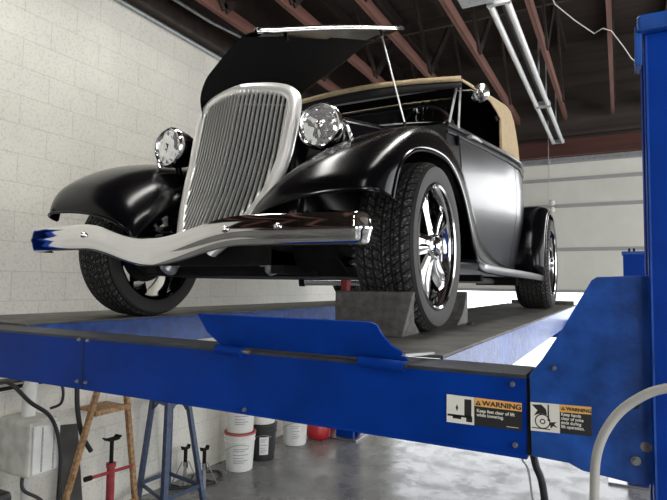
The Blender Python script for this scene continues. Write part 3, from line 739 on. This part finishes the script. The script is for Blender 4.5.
# --- raised hood
def arc(ctrl,n=5): return catmull(ctrl,n)
F=arc([(-1.722,1.92,2.60),(-1.742,1.92,2.70),(-1.712,1.92,2.785),(-1.655,1.92,2.84),(-1.60,1.92,2.885),(-1.53,1.92,2.938),(-1.485,1.92,2.957),(-1.437,1.92,2.962)])
Rr=arc([(-2.12,3.1,2.90),(-2.13,3.1,3.00),(-2.04,3.1,3.075),(-1.90,3.1,3.14),(-1.79,3.1,3.20),(-1.60,3.1,3.29),(-1.43,3.1,3.385),(-1.19,3.1,3.438)])
rows=[]
for k in range(13):
    t=k/12; rows.append([F[j].lerp(Rr[j],t)+Vector((-.0,0,.012*math.sin(PI*t)*(j/len(F)))) for j in range(len(F))])
hood=MB().grid(rows).build('hood','paint',car,smooth=60,solid=.006)
MB().grid([[p+Vector((.009,-.009,-.007)) for p in rw] for rw in rows]).build('hood_lining','liner',hood,smooth=60)
edge=[r[-1] for r in rows]
fl=[]
for p in edge: fl.append([p,p+Vector((.010,-.010,.006)),p+Vector((.022,-.016,.004)),p+Vector((.030,-.016,-.010)),p+Vector((.030,-.010,-.022))])
MB().grid(fl).build('hood_edge_highlight','chrome2',hood,smooth=60,solid=.003)  # chrome colour stands in for the highlight along the black hood's edge
for t in (.20,.86):
    p=F[-4].lerp(Rr[-3],t) if t<.5 else F[-2].lerp(Rr[-2],t)
    MB().tube([p+Vector((.0,0,.0)),p+Vector((.02,-.01,-.045))],.009,8).build('hood_latch','chrome2',hood)
MB().tube([p for p in Rr],.008,6).build('rear_bead','paint',hood)
MB().tube([(-1.283,3.02,3.38),(-1.068,2.86,2.757)],.0055,8).build('prop_rod','frame',car)
MB().tube([(-1.068,2.86,2.757),(-1.068,2.87,2.70)],.010,8).build('rod_socket','under',car)
# --- headlights
def headlight(s):
    c=Vector((CX+s*.413,1.885,2.472)); ax=Vector((-s*.10,1,.0)).normalized(); R=.096
    h=bpy.data.objects.new('headlight',None); C.objects.link(h); h.parent=car; h.location=c-Vector(car['_w']); h['_w']=tuple(c)
    MB().lathe([(R*.97,.004),(R*.97,.03),(R*.90,.075),(R*.72,.125),(R*.45,.165),(R*.15,.185),(0,.188)],c,ax,40).build('bucket','paint',h,smooth=60)
    MB().lathe([(R*.84,-.006),(R*.86,-.014),(R*.93,-.016),(R*1.0,-.008),(R*1.02,.004),(R*1.0,.018),(R*.97,.022)],c,ax,48).build('bezel','chrome',h,smooth=60)
    MB().lathe([(0,-.020),(R*.3,-.0185),(R*.6,-.0135),(R*.86,-.005)],c,ax,40).build('lens','lens',h,smooth=60)
    MB().lathe([(0,-.024),(.014,-.023),(.018,-.018)],c,ax,20).build('bulb_shield','chrome2',h,smooth=60)
    MB().tube([c+Vector((0,.06,-R*.85)),c+Vector((0,.07,-R*1.15)),c+Vector((s*.01,.09,-R*1.6))],[.016,.014,.022],12).build('stand','paint',h)
    MB().tube([c+Vector((s*.088,.02,.02)),c+Vector((s*.112,.03,-.01)),c+Vector((s*.118,.05,-.06)),c+Vector((s*.10,.07,-.11))],.009,10).build('bracket','chrome',h)
headlight(1); headlight(-1)
# --- windshield
wz0,wz1=2.812,3.068; wy0,wy1=3.17,3.25; ww=.612
ws=bpy.data.objects.new('windshield',None); C.objects.link(ws); ws.parent=car; ws['_w']=(CX,wy0,wz0); ws.location=Vector(ws['_w'])-Vector(car['_w'])
c4=[(CX-ww,wy0,wz0),(CX+ww,wy0,wz0),(CX+ww-.005,wy1,wz1),(CX-ww+.005,wy1,wz1)]
m=MB(); bt=[(CX+(ww-.03)*q/10,wy0,wz0+.045*(1-abs(q/10)**2.2)) for q in range(-10,11)]
m.tube(bt,.007,8); m.tube([bt[-1],c4[2]],.008,8); m.tube([c4[2],c4[3]],.008,8); m.tube([c4[3],bt[0]],.008,8)
m.build('windshield_frame','frame',ws)
MB().grid([bt,[(p[0],wy1,wz1) for p in bt]]).build('windshield_glass','glass',ws,smooth=0)
for s in (1,-1):
    MB().bar((CX+s*(ww+.028),wy0-.005,wz0-.04),(CX+s*(ww+.018),wy1+.005,wz1+.02),.012,.014,up=(0,1,0)).build('windshield_post','frame' ,ws,smooth=0,bevel=.004)
MB().box((CX+.055,3.285,2.985),(CX+.185,3.30,3.040)).build('rear_view_mirror','frame',ws,smooth=0,bevel=.005)
MB().tube([(CX+.12,3.29,3.035),(CX+.12,3.27,3.08)],.005,6).build('mirror_stem','chrome2',ws)
# --- soft top
TY=[3.16,3.19,3.3,3.5,3.7,3.85,3.95,3.96,4.05,4.13,4.20,4.27,4.33,4.40,4.47,4.52]
def tz(y): return interp(y,[3.16,3.3,3.7,4.05,4.13,4.20,4.27,4.33,4.40,4.52],[3.085,3.105,3.155,3.185,3.185,3.17,3.13,3.06,2.95,2.79])
def tw(y): return interp(y,[3.16,3.5,3.7,4.0,4.2,4.4,4.52],[.668,.695,.715,.75,.775,.79,.785])
def tskirt(y):
    if y<3.955: return tz(y)-interp(y,[3.16,3.25,3.75,3.95],[.03,.03,.06,.15])
    return 2.79
def roof_row(y,inn=0.):
    w=tw(y)-inn; zt=tz(y)-inn; zk=max(min(tskirt(y),zt-.004),2.79); row=[]
    bow=.045
    def sidep(s):
        out=[]
        for k in range(5):
            t=k/4; out.append((CX+s*w, y, lerp(zk,zt-.035 if zt-.035>zk else zk,t)))
        return out
    row+=sidep(-1)
    row.append((CX-w+.006,y,max(zk,zt-.012))); row.append((CX-w+.03,y,zt))
    for k in range(1,10): 
        t=k/10; row.append((CX+(w-.03)*(2*t-1),y,zt+bow*math.sin(PI*t)*(1 if zt>2.9 else .3)))
    row.append((CX+w-.03,y,zt)); row.append((CX+w-.006,y,max(zk,zt-.012)))
    row+=sidep(1)[::-1]
    return row
top=MB().grid([roof_row(y) for y in TY]).build('soft_top','canvas',car,smooth=50,solid=.006)
MB().grid([roof_row(y,.012) for y in TY if y<4.45]).build('headliner','liner',top,smooth=50)
hd=MB(); hd.grid([[(CX+x,3.155,2.0+1.083+ .045*math.sin(PI*(x+.66)/1.32)-.028),(CX+x,3.150,3.083+.045*math.sin(PI*(x+.66)/1.32)+.003)] for x in [-.66+1.32*k/16 for k in range(17)]])
hd.build('header_bow','canvas',top,smooth=50,solid=.012)
lb_=MB().grid([[(CX+x,3.165,3.056+.02*math.sin(PI*(x+.66)/1.32)-.035),(CX+x,3.160,3.068+.045*math.sin(PI*(x+.66)/1.32)-.01)] for x in [-.66+1.32*k/16 for k in range(17)]])
lb_.build('header_underside','dark',top,smooth=50,solid=.01)
for s in (1,-1):
    MB().tube([(CX+s*(tw(3.95)-.01),3.97,2.80),(CX+s*(tw(3.95)-.01),3.95,tskirt(3.94)+.03)],.008,8).build('side_seam','canvas',top)
    MB().tube([(CX+s*(tw(3.85)-.02),3.90,3.05),(CX+s*(tw(3.85)-.02),3.94,3.03)],.012,8).build('snap_fastener','dark',top)
# --- interior
sw=MB().tube([(CX+.36+.185*math.cos(a),3.45-.09*math.sin(a),2.84+.165*math.sin(a)) for a in [2*PI*k/32 for k in range(32)]],.009,8,closed=True)
sw_=sw.build('steering_wheel','blackpl',car)
MB().tube([(CX+.36,3.44,2.84),(CX+.36,3.2,2.70)],.018,10).build('steering_column','dark',sw_)
m=MB()
for a in (.5,2.6,4.7): m.tube([(CX+.36,3.45,2.84),(CX+.36+.18*math.cos(a),3.45-.09*math.sin(a),2.84+.16*math.sin(a))],.006,6)
m.build('steering_spoke','steel',sw_)
MB().box((CX-.60,4.0,2.15),(CX+.60,4.18,2.86)).build('seat_back','seat',car,smooth=0,bevel=.05)
MB().box((CX-.60,3.55,2.10),(CX+.60,4.05,2.42)).build('seat_cushion','seat',car,smooth=0,bevel=.04)
MB().grid([[(CX+x,3.22,z) for z in (2.55,2.80)] for x in (-.6,.6)]).build('dashboard','dark',car,smooth=0,solid=.03)
MB().box((CX-.62,3.1,1.95),(CX+.62,4.6,1.97)).build('floor_pan','dark',car,smooth=0)
# --- side mirror
sm=bpy.data.objects.new('side_mirror',None); C.objects.link(sm); sm.parent=car; sm['_w']=(CX+.66,3.22,3.04); sm.location=Vector(sm['_w'])-Vector(car['_w'])
mc=Vector((-.745,3.31,3.022))
MB().tube([(CX+.62,3.22,3.025),(-.79,3.25,3.03),mc+Vector((0,.0,.0))],.006,8).build('mirror_arm','chrome',sm)
MB().lathe([(0,-.022),(.022,-.020),(.044,-.012),(.058,-.003),(.061,.004),(.057,.010),(0,.010)],mc,(.12,.99,.05),32).build('mirror_head','chrome2',sm,smooth=60)
# --- chassis, axle, exhaust
ch=MB()
ch.box((CX-.36,1.72,1.868),(CX-.30,5.3,1.97)); ch.box((CX+.30,1.72,1.868),(CX+.36,5.3,1.97))
ch.box((CX-.36,1.72,1.90),(CX+.36,1.80,1.99)); ch.box((CX-.30,2.5,1.87),(CX+.30,3.1,2.1))
frame=ch.build('chassis_rail','under',car,smooth=0)
MB().box((CX-.42,1.86,1.858),(CX+.42,2.35,2.06)).build('crossmember','under',frame,smooth=0,bevel=.01)
MB().grid([[(CX+x,y,z) for x in (-.55,-.3,0,.3,.55)] for y,z in ((1.74,2.03),(1.80,1.93),(1.9,1.87),(2.2,1.862),(2.9,1.865),(4.8,1.88))]).build('undertray','under',frame,smooth=0,solid=.01)
for s in (1,-1):
    MB().tube([(CX+s*.36,2.08,1.92),(CX+s*.78,2.08,1.955)],.022,10).build('lower_arm','under',frame)
    MB().tube([(CX+s*.36,2.05,2.14),(CX+s*.76,2.08,2.08)],.016,10).build('upper_arm','under',frame)
    hel=[]
    for k in range(60):
        a=k*.62; hel.append((CX+s*.54+.038*math.cos(a),2.0+.038*math.sin(a),1.90+.20*k/60))
    MB().tube(hel,.008,6).build('coil_spring','galv',frame)
    MB().lathe([(.022,0),(.042,.014),(.042,.035),(.026,.052),(.038,.07),(.038,.085),(.02,.10)],(CX+s*.30,1.775,1.885),(-s*.75,-.1,.55),16,caps=True).build('steering_joint','galv',frame)
MB().tube([(CX-.75,2.22,1.93),(CX+.75,2.22,1.93)],.013,8).build('tie_rod','under',frame)
MB().tube([(-2.0,2.0,1.96),(-1.95,1.96,2.03)],.03,10).build('brake_bracket','redmetal',frame)
MB().tube([(-1.41,2.35,1.847),(-1.09,2.5,1.852)],.026,16).build('muffler','chrome2',frame)
MB().tube([(-1.43,2.34,1.847),(-1.405,2.35,1.847)],.030,16).build('muffler_cap','under',frame)
MB().box((-1.165,2.28,1.752),(-1.135,2.32,1.85)).build('red_bracket','tail',frame,smooth=0)
MB().tube([(-.95,2.6,1.88),(-.92,3.2,1.87),(-.85,3.6,1.87),(-.86,4.4,1.87)],.02,10).build('exhaust_pipe','steel',frame)
MB().box((-.98,3.3,1.86),(-.74,3.36,1.90)).build('outrigger','under',frame,smooth=0); MB().box((-.98,4.2,1.84),(-.68,4.26,1.90)).build('outrigger','under',frame,smooth=0)
MB().tube([(CX-.85,4.93,2.02),(CX+.85,4.93,2.02)],.04,12).build('rear_axle','under',frame)
MB().box((CX-.15,4.8,1.88),(CX+.15,5.08,2.15)).build('differential','under',frame,smooth=0,bevel=.05)
for s in (1,-1): MB().tube([(CX+s*.40,4.93,1.98),(CX+s*.40,5.0,2.3)],.03,10).build('damper','under',frame)

# ------------------------------------------------------------------ things under the lift
# white wall cabinet with pipes and cables
t=thing('wall_cabinet','grimy white plastic cabinet on the block wall, lower left corner','cabinet',(-3.47,2.29,.57))
MB().box((-3.645,2.18,.575),(-3.30,2.40,.93)).build('housing','offwhite',t,smooth=0,bevel=.025)
MB().box((-3.302,2.20,.60),(-3.285,2.385,.90)).build('cover','white',t,smooth=0,bevel=.006)
MB().box((-3.286,2.255,.61),(-3.282,2.265,.89)).build('cover_rib','greylab',t,smooth=0)
MB().box((-3.286,2.335,.61),(-3.282,2.345,.89)).build('cover_rib','greylab',t,smooth=0)
tag(MB().tube([(-3.50,2.30,.928),(-3.50,2.30,1.12),(-3.50,2.32,1.16),(-3.60,2.34,1.17)],.045,14).build('drain_pipe','white'),'fat white pipe stub rising from the top of the white cabinet','pipe')
tag(MB().tube([(-3.45,2.27,0),(-3.45,2.27,.58)],.03,14).build('stand_pipe','white'),'white pipe running from the cabinet down to the floor','pipe')
tag(MB().tube([(-3.60,1.6,1.17),(-3.60,2.64,1.15)],.018,10).build('wall_pipe','darkboard'),'dark upper pipe along the block wall above the white cabinet','pipe')
tag(MB().tube([(-3.59,1.6,1.10),(-3.59,2.52,1.12)],.013,10).build('wall_pipe','under'),'dark lower pipe along the block wall above the white cabinet','pipe')
tag(MB().tube(catmull([(-3.56,2.12,1.17),(-3.32,2.06,1.19),(-3.28,2.161,1.067),(-3.265,2.28,.968),(-3.262,2.343,.85),(-3.26,2.375,.70),(-3.265,2.38,.526),(-3.27,2.38,.396),(-3.3,2.40,.013)],6),.013,8).build('power_cable','rubber'),'black cable looping over the white cabinet and down to the floor','cable')
tag(MB().tube(catmull([(-3.60,2.30,1.18),(-3.52,2.44,1.19),(-3.45,2.50,1.10),(-3.46,2.51,.98),(-3.52,2.47,.94)],6),.010,8).build('power_cable','rubber'),'thinner black cable curling behind the white pipe stub','cable')
tag(MB().tube(catmull([(-3.38,2.20,.58),(-3.36,2.2,.50),(-3.30,2.3,.40),(-3.2,2.4,.15),(-3.2,2.5,.013)],6),.011,8).build('drain_hose','rubber'),'black hose hanging out of the bottom of the white cabinet','hose')
tag(MB().prism([(0,0),(.16,.0),(.16,.76),(0,.78)],lambda u,v,w:(-3.50-.13*v/.78+w,2.60+u,v),0,.018).build('leaning_panel','darkboard',smooth=0),'dark grey board leaning on the wall beside the white cabinet','board')
tag(MB().box((-3.40,1.88,0),(-3.15,2.005,.60)).build('tool_case','blackpl',smooth=0,bevel=.03),'black case standing below the white cabinet at the frame edge','case')
tag(MB().tube(catmull([(-3.45,2.60,1.46),(-3.45,2.62,1.08),(-3.45,2.635,.90),(-3.45,2.68,.72),(-3.45,2.76,.585)],6),.017,10).build('air_hose','rubber'),'short black hose hanging down from the lift beside the tan stand','hose')
# tan A-frame stand
t=thing('a_frame_stand','rusty tan A-frame stand against the block wall','stand',(-3.45,2.8,0))
MB().bar((-3.40,2.853,1.34),(-3.40,2.43,0),.034,.034).build('leg','tan',t,smooth=0)
MB().bar((-3.40,2.966,1.34),(-3.40,3.163,0),.034,.034).build('leg','tan',t,smooth=0)
MB().box((-3.385,2.72,.85),(-3.365,3.04,.885)).build('cross_rail','tan',t,smooth=0)
MB().box((-3.385,2.49,.12),(-3.365,3.15,.145)).build('cross_rail','tan',t,smooth=0)
MB().box((-3.62,2.76,.865),(-3.40,3.02,.880)).build('shelf','tan',t,smooth=0)
MB().box((-3.43,2.83,1.32),(-3.37,2.99,1.35)).build('top_bar','tan',t,smooth=0)
# red under-hoist jack
t=thing('tripod_jack','worn red screw jack with T handle and dark saddle, before the tan stand','jack',(-3.25,2.775,0))
MB().lathe([(.028,.10),(.028,.50),(.034,.50),(.034,.53),(.012,.53)],(-3.25,2.775,0),(0,0,1),16).build('body_tube','redmetal',t,smooth=40)
MB().tube([(-3.25,2.775,.50),(-3.25,2.775,.70)],.014,12).build('screw','under',t)
m=MB(); m.box((-3.285,2.735,.69),(-3.215,2.815,.70)); m.bar((-3.25,2.74,.695),(-3.25,2.715,.712),.06,.010); m.bar((-3.25,2.81,.695),(-3.25,2.835,.712),.06,.010); m.build('saddle','under',t,smooth=0)
MB().tube([(-3.25,2.57,.475),(-3.25,2.97,.455)],.012,10).build('handle','redmetal',t)
MB().tube([(-3.25,2.56,.476),(-3.25,2.61,.474)],.018,10).build('handle_grip','under',t)
for k in range(3):
    a=2*PI*k/3+.4; MB().bar((-3.25,2.775,.22),(-3.25+.22*math.cos(a),2.775+.22*math.sin(a),.012),.03,.022).build('foot','redmetal',t,smooth=0)
# blue-grey leg stand
t=thing('steel_stand','tall blue-grey four-legged steel stand near the block wall','stand',(-3.38,3.5,0))
tp=[(-3.50,3.40),(-3.24,3.31),(-3.24,3.52),(-3.48,3.58)]; btm=[(-3.60,3.36),(-3.12,3.17),(-3.10,3.60),(-3.58,3.68)]
for i in range(4):
    MB().bar((*tp[i],.885),(*btm[i],0),.036 if i!=1 else .05,.036,up=(1,0,0)).build('leg','bluegrey',t,smooth=0)
    j=(i+1)%4
    MB().bar((*tp[i],.845),(*tp[j],.845),.012,.045).build('top_rail','bluegrey',t,smooth=0)
    q=[Vector((*btm[n],0)).lerp(Vector((*tp[n],.885)),.16) for n in (i,j)]
    MB().bar(q[0],q[1],.012,.03).build('lower_rail','bluegrey',t,smooth=0)
    MB().bar(Vector((*tp[i],.84)).lerp(Vector((*tp[j],.84)),.4),Vector((*tp[i],.765)),.010,.022).build('gusset','bluegrey',t,smooth=0)
MB().box((-3.47,3.40,.87),(-3.26,3.52,.883)).build('top_plate','bluegrey',t,smooth=0)
# axle stands
def axle_stand(x,y,lab):
    t=thing('axle_stand',lab,'axle stand',(x,y,0),'small axle stands by the wall')
    for sx,sy in ((1,1),(1,-1),(-1,1),(-1,-1)): MB().bar((x+.085*sx,y+.085*sy,.0),(x+.02*sx,y+.02*sy,.20),.022,.008).build('leg','steel',t,smooth=0)
    MB().box((x-.10,y-.10,0),(x+.10,y-.09,.02)).build('foot_rail','steel',t,smooth=0); MB().box((x-.10,y+.09,0),(x+.10,y+.10,.02)).build('foot_rail','steel',t,smooth=0)
    MB().tube([(x,y,.16),(x,y,.31)],.017,10).build('ratchet_post','under',t)
    MB().prism([(-.045,.035),(-.035,0),(.035,0),(.045,.035),(.03,.015),(-.03,.015)],lambda u,v,w:(x+w,y+u,.31+v),-.02,.02).build('saddle','under',t,smooth=0)
    MB().tube([(x+.02,y,.20),(x+.07,y-.05,.17)],.006,6).build('release_handle','under',t)
axle_stand(-3.36,3.90,'grey axle stand nearer the blue-grey stand leg'); axle_stand(-3.53,3.84,'grey axle stand closer to the block wall')
tag(MB().tube(catmull([(-3.55,3.62,.02),(-3.4,3.8,.015),(-3.3,4.05,.015),(-3.45,4.2,.02),(-3.56,4.02,.03),(-3.50,3.9,.015)],6),.014,8).build('cable_coil','rubber'),'black cable lying on the floor around the axle stands','cable')
# buckets
def bucket(x,y,z,mat,lab,group,lid=None,labelmat=None,lr=.5,h=.37,handle=True,cat='bucket'):
    t=thing('bucket',lab,cat,(x,y,z),group)
    MB().lathe([(0,.004),(.122,0),(.128,.004),(.146,h-.09),(.153,h-.088),(.153,h-.078),(.147,h-.076),(.148,h-.05),(.154,h-.048),(.154,h-.038),(.149,h-.036),(.150,h-.012)],(x,y,z),(0,0,1),36).build('pail',mat,t,smooth=40)
    MB().lathe([(.151,h-.022),(.157,h-.020),(.157,h-.002),(.150,h),(.140,h-.006),(0,h-.006)],(x,y,z),(0,0,1),36).build('lid',lid or mat,t,smooth=40)
    if labelmat:
        a0=math.atan2(-y,-x)+.15; rows=[]
        for k in range(13):
            a=a0-lr+2*lr*k/12; rows.append([(x+(.1315+.0185*q/.28 +.001)*math.cos(a),y+(.1315+.0185*q/.28+.001)*math.sin(a),z+q) for q in (.07,.25)])
        MB().grid(rows).build('paper_label',labelmat,t,smooth=40)
        rr=[]
        for j,zz in enumerate((.09,.11,.135,.165,.20,.22)):
            rw=[]
            for k in range(9):
                a=a0-lr*.8+lr*(1.0+.4*(j%2))*k/8; q=zz; R_=.1315+.0185*q/.28+.0022
                rw.append([(x+R_*math.cos(a),y+R_*math.sin(a),z+q),(x+R_*math.cos(a),y+R_*math.sin(a),z+q+.008)])
            rr.append(rw)
        m=MB(); [m.grid(r) for r in rr]; m.build('print_lines','greylab',t,smooth=0)
    if handle:
        MB().tube([(x+.155*math.cos(a),y+.155*math.sin(a),z+h-.10-.10*math.sin((a+.9)/1.8*PI*.5+.0)**2) for a in [-2.2+1.9*k/16 for k in range(17)]],.003,6).build('wire_handle','steel',t)
    return t
bucket(-3.36,4.42,0,'white','lower white plastic bucket with printed label, nearest the blue-grey stand','stacked shop buckets','pinkred','label',.75)
bucket(-3.36,4.42,.368,'white','upper white bucket standing on the red-lidded bucket','stacked shop buckets','white','label',.7)
bucket(-3.36,4.80,0,'blackpl','lower black bucket with small white label','stacked shop buckets','blackpl','label',.33)
bucket(-3.36,4.80,.368,'white','upper white bucket standing on the black bucket','stacked shop buckets','white',None)
bucket(-3.34,5.42,0,'white','single white bucket beside the red cans','single buckets','white','label',.4)
def can(x,y,lab):
    t=thing('fuel_can',lab,'can',(x,y,0),'red cans on the floor')
    MB().lathe([(0,.002),(.11,0),(.135,.02),(.142,.08),(.138,.16),(.115,.21),(.06,.235),(.05,.26),(0,.262)],(x,y,0),(0,0,1),24).build('can_body','red',t,smooth=50)
    MB().tube([(x-.07,y,.23),(x-.05,y,.29),(x+.05,y,.29),(x+.07,y,.23)],.012,8).build('handle','red',t)
    MB().tube([(x,y-.09,.20),(x+.01,y-.17,.27)],.016,8).build('spout','red',t)
can(-3.22,5.76,'nearer red plastic can beside the white bucket'); can(-3.30,6.12,'farther red plastic can near the rear lift post')
# grey hose in the foreground and hose under the beam
tag(MB().tube(catmull([(-.052,1.05,0.01),(-.05,1.05,1.30),(-.045,1.05,1.468),(-.040,1.05,1.545),(-.019,1.05,1.600),(.015,1.05,1.640),(.065,1.05,1.668),(.16,1.06,1.68),(.30,1.10,1.62),(.36,1.14,1.3),(.38,1.16,.01)],8),.0078,14).build('hose','hose'),'grey hose arching in front of the blue lift post','hose')
tag(MB().tube(catmull([(-.235,1.5,1.48),(-.225,1.6,1.40),(-.212,1.6,1.345),(-.19,1.6,1.256),(-.17,1.6,.9),(-.15,1.6,.01)],8),[.010]*41,12).build('corrugated_hose','rubber'),'black corrugated hose dropping under the warning label','hose')
tag(MB().tube(catmull([(-.245,1.45,1.48),(-.240,1.49,1.44),(-.235,1.52,1.38),(-.225,1.59,1.30),(-.205,1.6,1.0),(-.19,1.62,.01)],8),.003,6).build('thin_wire','cable'),'thin pale wire hanging beside the corrugated hose','wire')

# ------------------------------------------------------------------ lit strip lights over the front bay (behind and above the camera)
def lit_fixture(x,y0,y1,lab):
    t=thing('fluorescent_fixture',lab,'light fixture',(x,y0,3.9),'lit ceiling lights above the car')
    MB().box((x-.12,y0,4.0),(x+.12,y1,4.06)).build('housing','fixture',t,smooth=0)
    for y in (y0+.3,y1-.3): MB().box((x-.008,y-.008,4.06),(x+.008,y+.008,5.34)).build('hanger','fixture',t,smooth=0)
    MB().box((x-.11,y0+.03,3.955),(x+.11,y1-.03,3.999)).build('diffuser','lit',t,smooth=0,bevel=.01)
lit_fixture(-.75,1.0,3.55,'lit wrap-around fixture hung above the car, nearer the blue post')
lit_fixture(-2.05,1.3,3.25,'lit wrap-around fixture hung above the car, nearer the block wall')

lit_fixture(-.55,-1.9,-.5,'added unseen fill light over the front bay, behind the camera')  # added out of view to brighten the grille shell and front beam

# ------------------------------------------------------------------ daylight
def area(name,loc,rot,sx,sy,power,col=(1,1,1)):
    l=bpy.data.lights.new(name,'AREA'); l.shape='RECTANGLE'; l.size=sx; l.size_y=sy; l.energy=power; l.color=col
    o=bpy.data.objects.new(name,l); C.objects.link(o); o.location=loc; o.rotation_euler=rot; return o
area('daylight_front_bay',(2.5,YF+.02,1.6),(-PI/2,0,PI),2.1,3.1,34,(1,.99,.97)).rotation_euler=(PI/2,0,0)
area('daylight_window_front',(WR-.02,-1.2,2.4),(0,PI/2,0),2.9,3.9,120)
area('daylight_window_side',(WR-.02,4.8,2.4),(0,PI/2,0),2.9,5.0,110)
area('daylight_rear_bay',(2.5,YB-.03,3.32),(-PI/2,0,0),3.3,1.1,62)
w=bpy.data.worlds.new('World'); bpy.context.scene.world=w; w.use_nodes=True
bg=w.node_tree.nodes['Background']; bg.inputs[0].default_value=(.93,.96,1,1); bg.inputs[1].default_value=3.2

# ------------------------------------------------------------------ camera
cam=bpy.data.cameras.new('camera'); co=bpy.data.objects.new('camera',cam); C.objects.link(co)
f=541.; cx,cy=333.5,250.
up=Vector((.0142,-1,.0634)).normalized(); Yv=Vector(((620-cx)/f,(279.6+.0142*620-cy)/f,1)); Yv=(Yv-up*Yv.dot(up)).normalized()
Xv=Yv.cross(up)
if Xv.x<0: Xv=-Xv
R=Matrix((Xv,Yv,up))          # rows: world axes in camera space (x right, y down, z forward)
right=Vector([R[i][0] for i in range(3)]); down=Vector([R[i][1] for i in range(3)]); fwd=Vector([R[i][2] for i in range(3)])
mw=Matrix((( right.x,-down.x,-fwd.x,0),(right.y,-down.y,-fwd.y,0),(right.z,-down.z,-fwd.z,1.83),(0,0,0,1)))
co.matrix_world=mw
cam.sensor_fit='HORIZONTAL'; cam.sensor_width=36; cam.lens=f/667*36; cam.clip_start=.02
sc=bpy.context.scene; sc.camera=co
sc.view_settings.view_transform='Standard'; sc.view_settings.look='None'; sc.view_settings.gamma=1; sc.view_settings.exposure=0
sc.view_settings.use_curve_mapping=False
sc.cycles.max_bounces=10; sc.cycles.use_denoising=True
for o in bpy.data.objects:
    if '_w' in o: del o['_w']
